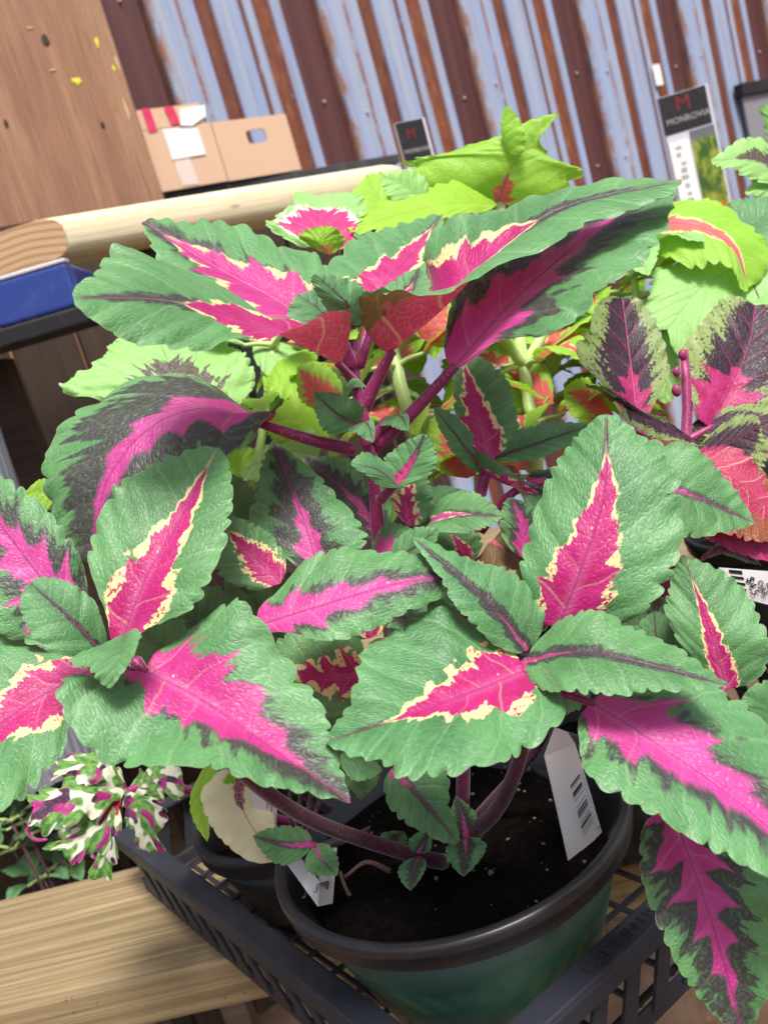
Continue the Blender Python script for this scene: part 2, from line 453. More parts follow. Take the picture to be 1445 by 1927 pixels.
def aleaf(parent, base, d, L, wd, up=(0, 0, 1), droop=0.35, fold=0.25, kind='N', mat='lime', pet=0.0, pm='stem_lime', **kw):
    """leaf by direction: base point, horizontal-ish direction, length, half width ratio"""
    base = Vector(base); d = Vector(d).normalized(); up = Vector(up)
    side = d.cross(up).normalized(); nn = side.cross(d).normalized()
    st = base + d * pet
    m1 = st + d * L * 0.5 + nn * L * 0.06 ; m2 = st + d * L * 0.95 - Vector((0, 0, 1)) * L * droop
    pts = [st, m1, m2]
    c, _ = catmull(pts, 10); pm_ = c[4]
    A = pm_ + side * L * wd + nn * L * wd * fold; B = pm_ - side * L * wd + nn * L * wd * fold
    o = leaf(parent, pts, [(0.4, A, B)], kind, mat, **kw)
    if pet > 0: tube('leaf_stalk', [base, base.lerp(st, 0.5) + nn * pet * 0.06, st, c[0].lerp(c[1], 0.5)], 0.0022, 0.0014, M[pm], o, 6, 7)
    return o

# ------------------------------------------------------------------ plain materials
def wood_mat(name, c1, c2, c3, ring=14.0, rough=0.65, stretch=0.05, knots=True, scale=1.0):
    """grain runs along local x"""
    n = N(name); co = n.obco()
    off = n.mul(n.rnd(), 7.0)
    v = n.vadd(co, n.xyz(off, off, off))
    w1 = n.noise(n.scale(v, (0.6 * scale, 5 * scale, 5 * scale)), 2.2, 2)
    sx = n.sep(v)
    yy = n.mad(n.sub(w1, 0.5), 0.05 / scale, n.add(sx[1], n.mul(sx[2], 0.7)))
    band = n.noise(n.xyz(n.mul(sx[0], 0.9 * scale), n.mul(yy, ring * 1.5 * scale), 0.0), 1.0, 4, 0.62)
    band = n.sm(band, 0.36, 0.62, -1.0, 1.0)
    fine = n.noise(n.scale(v, (4 * scale, 160 * scale, 160 * scale)), 2.0, 3, 0.6)
    blot = n.noise(n.scale(v, (1.5 * scale, 6 * scale, 6 * scale)), 2.0, 3)
    c = n.mix(n.lin(band, -1, 1), c1, c2)
    c = n.mix(n.mul(n.sm(fine, 0.40, 0.66), 0.6), c, c3)
    c = n.mix(n.mul(n.sm(blot, 0.5, 0.72), 0.4), c, c3)
    if knots:
        k = n.voro(n.scale(v, (3 * scale, 9 * scale, 9 * scale)), 1.6)
        c = n.mix(n.sm(k, 0.09, 0.05, 0.0, 0.75), c, tuple(x * 0.25 for x in c3))
    speck = n.sm(n.noise(n.scale(v, (1, 1, 1)), 190, 2), 0.70, 0.74)
    c = n.mix(n.mul(speck, 0.5), c, (0.05, 0.035, 0.02))
    h = n.add(n.mul(fine, 0.7), n.mul(band, 0.12))
    return n.done(n.pbsdf(c, n.mad(fine, 0.2, rough - 0.1), 0.3, n.bump(h, 0.5, 0.0012)))
M['pine'] = wood_mat("treated_pine", (0.36, 0.265, 0.145), (0.22, 0.155, 0.08), (0.14, 0.115, 0.065), 75)
M['post'] = wood_mat("brown_timber", (0.40, 0.225, 0.135), (0.31, 0.16, 0.095), (0.18, 0.095, 0.062), 16, 0.7)
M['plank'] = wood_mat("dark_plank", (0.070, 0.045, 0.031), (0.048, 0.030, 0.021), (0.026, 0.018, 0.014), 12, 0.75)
M['rail'] = wood_mat("pale_rail_timber", (0.80, 0.73, 0.52), (0.72, 0.63, 0.42), (0.52, 0.42, 0.26), 16)

def endgrain_mat():
    n = N("end_grain"); co = n.obco(); s = n.sep(co)
    r = n.m('SQRT', n.add(n.mul(s[1], s[1]), n.mul(n.add(s[2], 0.12), n.add(s[2], 0.12))))
    r = n.add(r, n.mul(n.noise(co, 18, 2), 0.004))
    b = n.m('SINE', n.mul(r, 6.283 * 95))
    c = n.mix(n.sm(b, 0.0, 0.95), (0.56, 0.38, 0.22), (0.40, 0.22, 0.11))
    return n.done(n.pbsdf(c, 0.75, 0.2, n.bump(n.noise(co, 300, 2), 0.3, 0.001)))
M['endgrain'] = endgrain_mat()

def plastic(name, col, rough=0.4, spec=0.5, dust=0.25, dustcol=(0.30, 0.28, 0.25), bumps=0.15, col2=None):
    n = N(name); co = n.obco()
    d = n.mul(n.sm(n.noise(co, 28, 4, 0.65), 0.45, 0.75), dust)
    sp = n.mul(n.sm(n.noise(co, 700, 2), 0.68, 0.73), min(1.0, dust * 1.6))
    base = n.mix(n.sm(n.noise(co, 12, 2), 0.4, 0.62), col, col2 or col)
    c = n.mix(n.mx(d, sp), base, dustcol)
    return n.done(n.pbsdf(c, n.mad(d, 0.5, rough), spec, n.bump(n.noise(co, 120, 3), bumps, 0.0006)))
M['black'] = plastic("black_tray_plastic", (0.022, 0.024, 0.034), 0.5, 0.45, 0.22, (0.10, 0.10, 0.11))
M['rim'] = plastic("black_pot_rim", (0.020, 0.020, 0.025), 0.30, 0.6, 0.22, (0.075, 0.075, 0.08))
M['potgreen'] = plastic("green_pot_plastic", (0.008, 0.046, 0.036), 0.28, 0.5, 0.10, (0.16, 0.20, 0.16), col2=(0.022, 0.068, 0.038))
M['potblack'] = plastic("black_pot_plastic", (0.014, 0.014, 0.016), 0.45, 0.4, 0.15, (0.08, 0.08, 0.08))
M['blue'] = plastic("blue_plastic", (0.015, 0.04, 0.24), 0.25, 0.6, 0.08, (0.3, 0.35, 0.5))
M['tag'] = plastic("white_tag_plastic", (0.70, 0.69, 0.70), 0.4, 0.5, 0.10, (0.45, 0.42, 0.38))
M['ink'] = plastic("black_ink", (0.012, 0.012, 0.014), 0.6, 0.3, 0.0)
M['inkgrey'] = plastic("grey_ink", (0.36, 0.36, 0.37), 0.6, 0.3, 0.0)
M['inkred'] = plastic("red_ink", (0.20, 0.02, 0.015), 0.6, 0.3, 0.0)
M['inkbrown'] = plastic("brown_ink", (0.42, 0.28, 0.20), 0.6, 0.3, 0.0)
M['signblack'] = plastic("black_sign_print", (0.012, 0.011, 0.014), 0.5, 0.4, 0.05)
M['signedge'] = plastic("white_sign_board", (0.60, 0.58, 0.66), 0.5, 0.4, 0.05)
M['card'] = plastic("cardboard", (0.64, 0.43, 0.30), 0.85, 0.15, 0.15, (0.70, 0.50, 0.36), 0.3)
M['paper'] = plastic("white_paper_label", (0.80, 0.79, 0.78), 0.6, 0.3, 0.05)
M['tape'] = plastic("clear_parcel_tape", (0.70, 0.58, 0.52), 0.25, 0.5, 0.05)
M['tapered'] = plastic("red_printed_tape", (0.62, 0.03, 0.10), 0.3, 0.5, 0.10, (0.8, 0.5, 0.5))
M['grey'] = plastic("grey_board", (0.24, 0.23, 0.26), 0.6, 0.3, 0.1)
M['ribbed'] = plastic("grey_ribbed_plastic", (0.22, 0.23, 0.28), 0.5, 0.4, 0.15)
M['yellowpaint'] = plastic("yellow_paint", (0.66, 0.62, 0.05), 0.6, 0.3, 0.1)
M['chipped'] = plastic("bare_wood_chip", (0.55, 0.38, 0.22), 0.8, 0.2, 0.1)
M['screw'] = plastic("screw_head", (0.45, 0.43, 0.44), 0.35, 0.6, 0.2)
M['orange'] = plastic("orange_print", (0.55, 0.14, 0.02), 0.6, 0.3, 0.0)
M['hessian'] = plastic("dark_ledge", (0.045, 0.045, 0.05), 0.7, 0.3, 0.4, (0.12, 0.11, 0.12))

def soil_mat(name, c1, c2, c3, sc=90):
    n = N(name); co = n.obco()
    f = n.noise(co, sc, 5, 0.7); g = n.voro(co, sc * 2.2)
    c = n.mix(n.sm(f, 0.35, 0.7), c1, c2)
    c = n.mix(n.sm(g, 0.16, 0.08, 0.0, 0.6), c, c3)
    return n.done(n.pbsdf(c, 0.95, 0.06, n.bump(n.add(f, g), 0.8, 0.004)))
M['soil'] = soil_mat("potting_soil", (0.0035, 0.003, 0.0025), (0.008, 0.006, 0.005), (0.015, 0.011, 0.008))
M['ground'] = soil_mat("brown_ground", (0.10, 0.062, 0.042), (0.15, 0.095, 0.065), (0.19, 0.13, 0.09), 14)
M['perlite'] = soil_mat("perlite", (0.32, 0.28, 0.22), (0.20, 0.16, 0.12), (0.36, 0.32, 0.28), 200)
M['dry'] = stem_mat("dried_leaf", (0.10, 0.055, 0.035), (0.19, 0.11, 0.075), 0.85)

def photo_mat():
    """flat print of a yellow-green conifer above a dark hedge"""
    n = N("plant_photo_print"); co = n.obco(); s = n.sep(co)
    f = n.noise(n.scale(co, (1, 1, 0.45)), 38, 4, 0.7)
    h = n.add(s[2], n.mul(n.sub(f, 0.5), 0.05))
    c = n.mix(n.sm(f, 0.42, 0.6), (0.035, 0.10, 0.015), (0.30, 0.34, 0.04))
    c = n.mix(n.sm(h, 0.10, 0.125), c, (0.13, 0.13, 0.17))
    c = n.mix(n.sm(h, -0.04, -0.065), c, n.mix(n.sm(f, 0.4, 0.6), (0.015, 0.04, 0.01), (0.05, 0.11, 0.03)))
    return n.done(n.pbsdf(c, 0.45, 0.4))
M['photo'] = photo_mat()

def corrugated_mat():
    """galvanised sheet: bare zinc, brown paint left in the valleys, rust on the ribs; local x runs across the sheet 0..PER"""
    n = N("rusty_galvanised_sheet"); co = n.obco(); s = n.sep(co)
    r = n.mul(n.rnd(), 9.0)
    x = n.div(s[0], PER)
    st = n.noise(n.xyz(n.add(n.mul(s[0], 30), r), n.mul(s[2], 0.9), r), 1.0, 3, 0.6)        # long vertical streaks
    st2 = n.noise(n.xyz(n.add(n.mul(s[0], 110), r), n.mul(s[2], 2.2), r), 1.0, 4, 0.65)
    pat = n.noise(n.xyz(n.mul(s[0], 40), n.mul(s[2], 12), r), 1.0, 4, 0.7)
    xx = n.add(x, n.mul(n.sub(st2, 0.5), 0.022))
    zinc = n.mix(n.sm(st, 0.35, 0.68), (0.27, 0.335, 0.52), (0.35, 0.385, 0.48))
    zinc = n.mix(n.mul(n.sm(st2, 0.52, 0.70), 0.6), zinc, (0.20, 0.17, 0.165))
    brown = n.mix(n.sm(st, 0.35, 0.65), (0.072, 0.024, 0.024), (0.105, 0.034, 0.030))
    rust = n.mix(n.sm(pat, 0.35, 0.7), (0.14, 0.036, 0.018), (0.24, 0.078, 0.028))
    rust = n.mix(n.mul(n.sm(pat, 0.62, 0.72), 0.6), rust, (0.33, 0.27, 0.25))
    def band(a, b, w=0.006): return n.mul(n.sm(xx, a - w, a + w), n.sm(xx, b + w, b - w))
    c = zinc
    c = n.mix(band(0.0, 0.215), c, brown)
    c = n.mix(n.mul(band(0.365, 0.385, 0.012), n.sm(pat, 0.36, 0.5)), c, (0.22, 0.085, 0.045))
    c = n.mix(band(0.475, 0.565, 0.010), c, n.mix(0.35, rust, brown))
    c = n.mix(n.mul(band(0.715, 0.745, 0.012), n.sm(pat, 0.25, 0.42)), c, (0.13, 0.045, 0.03))
    c = n.mix(n.mul(band(0.80, 0.905, 0.014), n.sm(pat, 0.18, 0.40)), c, rust)
    c = n.mix(n.mul(band(0.21, 0.245, 0.02), n.sm(pat, 0.4, 0.6)), c, (0.30, 0.13, 0.05))
    rough = n.sm(st2, 0.3, 0.7, 0.42, 0.62)
    return n.done(n.pbsdf(c, rough, 0.4, n.bump(pat, 0.25, 0.002), Metallic=0.0))
PER = 0.545
M['sheet'] = corrugated_mat()

# ------------------------------------------------------------------ setting
n_ = 2
gv = [(-150, -150, 0), (150, -150, 0), (150, 150, 0), (-150, 150, 0)]
g = mesh_obj('ground', gv, [(0, 1, 2, 3)], M['ground'], None, False); tag(g, kind='structure')

WAZ = rad(62)
WD = Vector((math.sin(WAZ), math.cos(WAZ), 0)); WN = Vector((WD.y, -WD.x, 0))    # along the wall, and towards the camera side
if WN.dot(CAM - P(300, 200, 2.4)) < 0: WN = -WN
def on_plane(x, y, S, nrm):
    v = ray(x, y); return CAM + v * ((S - CAM).dot(nrm) / v.dot(nrm))
WS = P(300, 200, 2.4)
w0 = on_plane(187, 0, WS, WN)                        # start of a brown valley
prof = [(0.0, 0.0), (0.19, 0.0), (0.225, 0.03), (0.40, 0.03), (0.405, 0.026), (0.47, 0.026), (0.485, 0.016), (0.555, 0.016), (0.57, 0.03), (0.72, 0.03), (0.725, 0.026), (0.735, 0.03), (0.80, 0.03), (0.815, 0.020), (0.89, 0.020), (0.905, 0.03), (0.965, 0.03), (1.0, 0.0)]
wallE = empty('corrugated_wall', Vector((w0.x, w0.y, 0)))
tag(wallE, 'tall wall of rusty corrugated metal sheets in blue grey and brown stripes', 'wall', kind='thing')
zb, zt = 0.0, 4.2
vs_, fs_ = [], []
zz = [zb + (zt - zb) * i / 6 for i in range(7)]
for i, (x, o_) in enumerate(prof):
    for z in zz: vs_.append((x * PER, -o_, z))
nz = len(zz)
for i in range(len(prof) - 1):
    for j in range(nz - 1):
        a = i * nz + j; fs_.append((a, a + nz, a + nz + 1, a + 1))
sheet_me = None
ymat = frame(Vector((0, 0, 0)), WD)
for k in range(-2, 12):
    org = Vector((w0.x, w0.y, 0)) + WD * PER * k
    mw = frame(org, WD)
    # local -y must face the camera
    if (mw.to_3x3() @ Vector((0, -1, 0))).dot(WN) < 0: pass
    if sheet_me is None:
        o = mesh_obj('metal_sheet', vs_, fs_, M['sheet'], wallE, False, mw); sheet_me = o.data
    else:
        o = bpy.data.objects.new('metal_sheet', sheet_me); COL.objects.link(o); o.matrix_basis = mw; setparent(o, wallE)
scr = None
for k in range(-1, 8):
    for z in (1.35, 1.62, 1.92, 2.3):
        for xf in (0.10, 0.33):
            pos = Vector((w0.x, w0.y, 0)) + WD * PER * (k + xf) + Vector((0, 0, z + random.uniform(-.03, .03))) + WN * (0.004 if xf < 0.2 else 0.034)
            if scr is None:
                bm = bmesh.new(); bmesh.ops.create_uvsphere(bm, u_segments=8, v_segments=5, radius=0.0048)
                o = bm_obj('screw', bm, M['screw'], wallE, True, Matrix.Translation(pos)); scr = o.data
            else:
                o = bpy.data.objects.new('screw', scr); COL.objects.link(o); o.matrix_basis = Matrix.Translation(pos); setparent(o, wallE)

# brown timber post in front of the wall
PS = P(295, 355, 1.75)
pe = on_plane(240, 180, PS, WN)
pr_ = Vector((PS.x, PS.y, 0))
postE = empty('timber_post', pr_ - WD * 0.3)
tag(postE, 'wide brown timber post with chipped paint beside the cardboard box', 'post')
mw = frame(pr_ - WD * 0.30, (0, 0, 1), -WN)      # local x up (grain), z away
def panel_frame(org, wn=WN):                        # x up, y along, z toward camera
    x = Vector((0, 0, 1)); z = wn; y = z.cross(x)
    mm = Matrix((x, y, z)).transposed().to_4x4(); mm.translation = org; return mm
box('post_board', panel_frame(pr_ - WD * 0.30 + Vector((0, 0, 1.35))), (2.7, 0.60, 0.06), M['post'], postE, 0.005)
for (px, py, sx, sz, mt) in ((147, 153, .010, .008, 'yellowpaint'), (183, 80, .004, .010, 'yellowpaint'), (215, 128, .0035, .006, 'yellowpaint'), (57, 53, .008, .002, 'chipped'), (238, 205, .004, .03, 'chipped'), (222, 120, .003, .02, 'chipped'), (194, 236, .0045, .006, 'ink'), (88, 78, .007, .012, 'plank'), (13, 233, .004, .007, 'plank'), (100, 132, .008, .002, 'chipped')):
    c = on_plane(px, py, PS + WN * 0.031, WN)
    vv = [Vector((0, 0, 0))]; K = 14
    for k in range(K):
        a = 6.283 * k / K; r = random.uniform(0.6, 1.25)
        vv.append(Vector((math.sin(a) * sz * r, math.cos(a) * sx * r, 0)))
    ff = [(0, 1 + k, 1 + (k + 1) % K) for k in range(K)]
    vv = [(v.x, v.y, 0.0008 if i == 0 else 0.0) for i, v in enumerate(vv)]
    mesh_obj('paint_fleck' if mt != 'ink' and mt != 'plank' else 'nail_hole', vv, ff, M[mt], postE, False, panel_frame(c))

# ledge under the box, against the wall
LZ = P(295, 357, 1.72).z
lq = on_plane(295, 357, PS + WN * 0.02, WN)
l0 = Vector((lq.x, lq.y, 0)) + WD * 0.02
ledge = empty('dark_ledge', l0); tag(ledge, 'dark narrow ledge carrying the open cardboard box', 'shelf')
mw = frame(l0 + WD * 0.30 - WN * 0.16 + Vector((0, 0, LZ - 0.012)), WD)
box('ledge_board', mw, (0.60, 0.26, 0.02), M['hessian'], ledge, 0.002)
for t in (0.1, 0.52):
    box('ledge_leg', frame(l0 + WD * t - WN * 0.16 + Vector((0, 0, (LZ - 0.024) / 2)), WD), (0.05, 0.05, LZ - 0.024), M['hessian'], ledge, 0.002)

# cardboard box
corner = on_plane(427, 335, PS, WN)
cl = on_plane(296, 356, PS, WN); cr = on_plane(570, 313, PS, WN)
wl, wr = (corner - cl).length, (cr - corner).length
hb = LZ
box_h = (on_plane(535, 208, PS, WN) - cr).length
boxE = empty('cardboard_box', Vector((corner.x, corner.y, LZ)))
tag(boxE, 'open cardboard box with white label and red tape on the dark ledge', 'box')
def wf_(org): return frame(org, WD)
B0 = Vector((cl.x, cl.y, LZ)) + WD * 0.003
Wt = wl + wr
dep = 0.16
def wallpanel(name, a, b, h, thick=0.004, mat='card', par=boxE, z0=0.0, hole=None):
    a = Vector(a); b = Vector(b); d = (b - a); L = d.length
    mw = frame(a + Vector((0, 0, z0)), d)
    if hole is None:
        return bm_obj(name, box_bm(L, thick, h, 0.0008, (L / 2, 0, h / 2)), M[mat], par, False, mw)
    hx0, hx1, hz0, hz1 = hole
    hx0, hx1, hz0, hz1 = hx0 * L, hx1 * L, hz0 * h, hz1 * h
    bm = bmesh.new()
    # outline with a hand hole: outer rect and rounded inner loop bridged
    K = 24; outer = []; inner = []
    cx, cz = (hx0 + hx1) / 2, (hz0 + hz1) / 2; rx, rz = (hx1 - hx0) / 2, (hz1 - hz0) / 2
    for k in range(K):
        a_ = 6.283185 * (k + 0.5) / K; ca, sa = math.cos(a_), math.sin(a_)
        pw_ = 0.45
        inner.append((cx + rx * math.copysign(abs(ca) ** pw_, ca), cz + rz * math.copysign(abs(sa) ** pw_, sa)))
        tx = (L - cx if ca > 0 else cx) / max(abs(ca), 1e-6); tz = (h - cz if sa > 0 else cz) / max(abs(sa), 1e-6)
        s_ = min(tx, tz); outer.append((cx + ca * s_, cz + sa * s_))
    for cxx, czz in ((0, 0), (L, 0), (L, h), (0, h)):
        i = min(range(K), key=lambda k: (outer[k][0] - cxx) ** 2 + (outer[k][1] - czz) ** 2); outer[i] = (cxx, czz)
    ring = []
    for yy in (-thick / 2, thick / 2):
        ring.append(([bm.verts.new((x, yy, z)) for x, z in outer], [bm.verts.new((x, yy, z)) for x, z in inner]))
    for k in range(K):
        k2 = (k + 1) % K
        (o1, i1), (o2, i2) = ring
        bm.faces.new((o1[k], o1[k2], i1[k2], i1[k])); bm.faces.new((o2[k2], o2[k], i2[k], i2[k2]))
        bm.faces.new((o1[k2], o1[k], o2[k], o2[k2])); bm.faces.new((i1[k], i1[k2], i2[k2], i2[k]))
    return bm_obj(name, bm, M[mat], par, False, mw)
ang = WD.copy()
Cn = Vector((corner.x, corner.y, LZ))
wallpanel('front_panel', B0, Cn, box_h * 1.0)
fl = wallpanel('raised_flap', B0 + Vector((0, 0, 0)), Cn - WD * 0.012, 0.040, 0.004, 'card', boxE, box_h * 1.0 + 0.001)
E2 = Cn + WD * wr - WN * 0.012
wallpanel('side_panel', Cn + WD * 0.004 - WN * 0.004, E2, box_h, 0.004, 'card', boxE, 0.0, (0.40, 0.66, 0.56, 0.80))
wallpanel('back_panel', B0 - WN * dep + WD * 0.004, E2 - WN * dep, box_h * 0.35, 0.004)
wallpanel('end_panel', E2 - WN * 0.005, E2 - WN * (dep - 0.005), box_h * 0.55, 0.004)
wallpanel('end_panel', B0 - WN * 0.005, B0 - WN * (dep - 0.005), box_h * 0.9, 0.004)
box('box_base', frame(B0 + WD * Wt / 2 - WN * dep / 2 + Vector((0, 0, 0.003)), WD), (Wt - 0.02, dep - 0.02, 0.003), M['card'], boxE)
def decal(name, pts, mat, par, S, off=0.0035):
    vv = [on_plane(x, y, S + WN * off, WN) for x, y in pts]
    c = sum(vv, Vector()) / len(vv)
    vv2 = [v - c for v in vv] + [v - c - WN * 0.0006 for v in vv]; k = len(vv)
    ff = [tuple(range(k)), tuple(range(2 * k - 1, k - 1, -1))] + [(i, (i + 1) % k, k + (i + 1) % k, k + i) for i in range(k)]
    return mesh_obj(name, vv2, ff, M[mat], par, False, Matrix.Translation(c))
decal('parcel_tape', [(304, 243), (336, 238), (375, 346), (345, 350)], 'tape', boxE, PS, 0.0030)
decal('white_label', [(307, 244), (372, 240), (388, 290), (325, 301)], 'paper', boxE, PS, 0.0042)
decal('white_label', [(338, 204), (386, 197), (388, 218), (362, 237), (340, 236)], 'paper', boxE, PS, 0.0046)
decal('red_tape', [(266, 204), (282, 203), (297, 246), (281, 250)], 'tapered', boxE, PS, 0.0036)
decal('red_tape', [(308, 201), (326, 199), (340, 232), (324, 236)], 'tapered', boxE, PS, 0.0050)

# pale round-shouldered rail
RS = P(125, 440, 1.25)
RAZ = rad(58); RDv = Vector((math.sin(RAZ), math.cos(RAZ), 0))
def rail_obj():
    root = empty('timber_rail', RS); tag(root, 'pale yellow treated timber rail with rounded edges and pinkish cut end', 'rail')
    # D-shaped section (local y,z); x along the length
    hgt = 0.064; wid = 0.105; sec = []
    for k in range(24):
        a = 6.283185 * k / 24
        sec.append((wid / 2 * math.copysign(abs(math.cos(a)) ** 0.55, math.cos(a)), hgt / 2 * math.copysign(abs(math.sin(a)) ** 0.62, math.sin(a))))
    Lr = 0.66; xs = [0.0, 0.004, 0.02, 0.2, 0.4, Lr - 0.05, Lr - 0.025, Lr - 0.008, Lr]; sc = [0.985, 1, 1, 1, 1, 1, 0.93, 0.80, 0.66]
    vv = []; ff = []
    for x, s in zip(xs, sc):
        for yy, zz_ in sec: vv.append((x - (yy + wid / 2) * 1.15 * max(0, 1 - x / 0.2), yy * s, zz_ * s))
    k = 24
    for i in range(len(xs) - 1):
        for j in range(k):
            a, b = i * k + j, i * k + (j + 1) % k; ff.append((a, b, b + k, a + k))
    ff.append(tuple(range((len(xs) - 1) * k, len(xs) * k)))
    R2 = frame(RS, RDv)
    R2.translation = RS + (R2.to_3x3() @ Vector((0.0, wid * 0.5, 0.0)))
    mesh_obj('rail_body', vv, ff, M['rail'], root, True, R2)
    vv = [(-0.0004 - (yy + wid / 2) * 1.15, yy * .985, zz_ * .985) for yy, zz_ in sec] + [(-0.001 - wid / 2 * 1.15, 0, 0)]
    mesh_obj('cut_end', vv, [(24, (j + 1) % 24, j) for j in range(24)], M['endgrain'], root, False, R2)
    for xx in (0.12, 0.55):
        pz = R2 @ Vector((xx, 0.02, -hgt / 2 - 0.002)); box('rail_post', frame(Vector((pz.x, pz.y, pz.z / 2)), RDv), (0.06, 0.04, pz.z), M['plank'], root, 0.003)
    return root
rail_obj()

# blue crate below the rail
def blue_crate():
    A, Bp = P(-60, 590, 1.05), P(140, 530, 1.05)
    root = empty('blue_crate', A); tag(root, 'glossy blue plastic crate with black lower edge under the rail', 'crate')
    d = (Bp - A); d.z = 0; d.normalize(); az = d
    A2 = P(66, 556, 1.05)
    mw = frame(A2, az)
    box('crate_side', mw, (0.30, 0.012, 0.052), M['blue'], root, 0.004, (-0.10, 0.0, 0.0))
    box('crate_rim', mw, (0.302, 0.02, 0.005), M['signedge'], root, 0.002, (-0.10, 0.004, 0.0295))
    box('crate_side', mw, (0.012, 0.20, 0.052), M['blue'], root, 0.004, (0.046, 0.108, 0.0))
    box('lower_edge', mw, (0.308, 0.03, 0.022), M['signblack'], root, 0.003, (-0.10, 0.006, -0.0385))
    box('crate_base', mw, (0.29, 0.19, 0.008), M['signblack'], root, 0.002, (-0.10, 0.115, -0.030))
    z0 = A2.z - 0.05
    for xx in (-0.24, -0.12):
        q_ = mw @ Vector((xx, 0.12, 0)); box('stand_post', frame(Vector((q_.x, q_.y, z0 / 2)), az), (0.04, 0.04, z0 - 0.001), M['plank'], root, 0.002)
    return root
blue_crate()

# dark plank screen behind the bench
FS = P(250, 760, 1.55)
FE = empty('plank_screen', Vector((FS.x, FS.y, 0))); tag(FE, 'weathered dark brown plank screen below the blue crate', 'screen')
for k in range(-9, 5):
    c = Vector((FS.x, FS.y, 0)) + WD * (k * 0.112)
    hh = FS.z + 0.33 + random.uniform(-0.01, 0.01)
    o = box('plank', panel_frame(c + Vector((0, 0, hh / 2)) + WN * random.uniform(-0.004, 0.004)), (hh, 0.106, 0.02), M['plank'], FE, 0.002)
# black upright in front of the screen
q0, q1 = P(478, 670, 1.0), P(510, 780, 1.0)
stk = empty('black_stake', Vector((q1.x, q1.y, 0))); tag(stk, 'slim black plastic upright standing behind the lime leaves', 'stake')
box('stake_bar', frame(Vector((q1.x, q1.y, 0.62)), WD), (0.028, 0.02, 1.24), M['potblack'], stk, 0.002)
box('stake_foot', frame(Vector((q1.x, q1.y, 0.01)), WD), (0.12, 0.1, 0.02), M['potblack'], stk, 0.002)
# grey ribbed planter standing on the bench
rc = P(-132, 915, 0.98)
rib = empty('ribbed_planter', Vector((rc.x, rc.y, 0.82))); tag(rib, 'grey plastic planter with fine vertical ribs beside the plank screen', 'planter')
seg = 160; vv = []; ff = []; ht_ = rc.z + 0.05
for z, r in ((0.82, .07), (ht_, .092), (ht_ + .005, .097), (ht_ + .018, .097), (ht_ + .018, .090), (ht_ - 0.02, .086)):
    for k in range(seg):
        a = 6.283185 * k / seg; rr = r + (0.002 if k % 4 < 2 else 0.0) * (1 if z < ht_ + .001 else 0)
        vv.append((rr * math.cos(a), rr * math.sin(a), z))
for i in range(5):
    for k in range(seg):
        a, b = i * seg + k, i * seg + (k + 1) % seg; ff.append((a, b, b + seg, a + seg))
mesh_obj('planter_wall', vv, ff, M['ribbed'], rib, False, Matrix.Translation((rc.x, rc.y, 0)))
lathe('planter_soil', [(0.0001, ht_ - .015), (0.087, ht_ - .018)], M['soil'], rib, 32, (rc.x, rc.y, 0))

# ------------------------------------------------------------------ signs by the wall
def text_mesh(name, body, size, mat, parent, mw, ext=0.0003):
    cu = bpy.data.curves.new(name, 'FONT'); cu.body = body; cu.size = size; cu.extrude = ext; cu.align_x = 'CENTER'; cu.align_y = 'CENTER'; cu.resolution_u = 2
    tmp = bpy.data.objects.new(name + "_tmp", cu); COL.objects.link(tmp)
    dg = bpy.context.evaluated_depsgraph_get()
    me = bpy.data.meshes.new_from_object(tmp.evaluated_get(dg)); COL.objects.unlink(tmp); bpy.data.objects.remove(tmp)
    me.materials.clear(); me.materials.append(mat)
    o = bpy.data.objects.new(name, me); COL.objects.link(o); o.matrix_basis = mw; setparent(o, parent)
    return o
def face_frame(org, right, nrm):
    x = Vector(right).normalized(); z = Vector(nrm).normalized(); y = z.cross(x).normalized(); x = y.cross(z)
    mm = Matrix((x, y, z)).transposed().to_4x4(); mm.translation = org; return mm

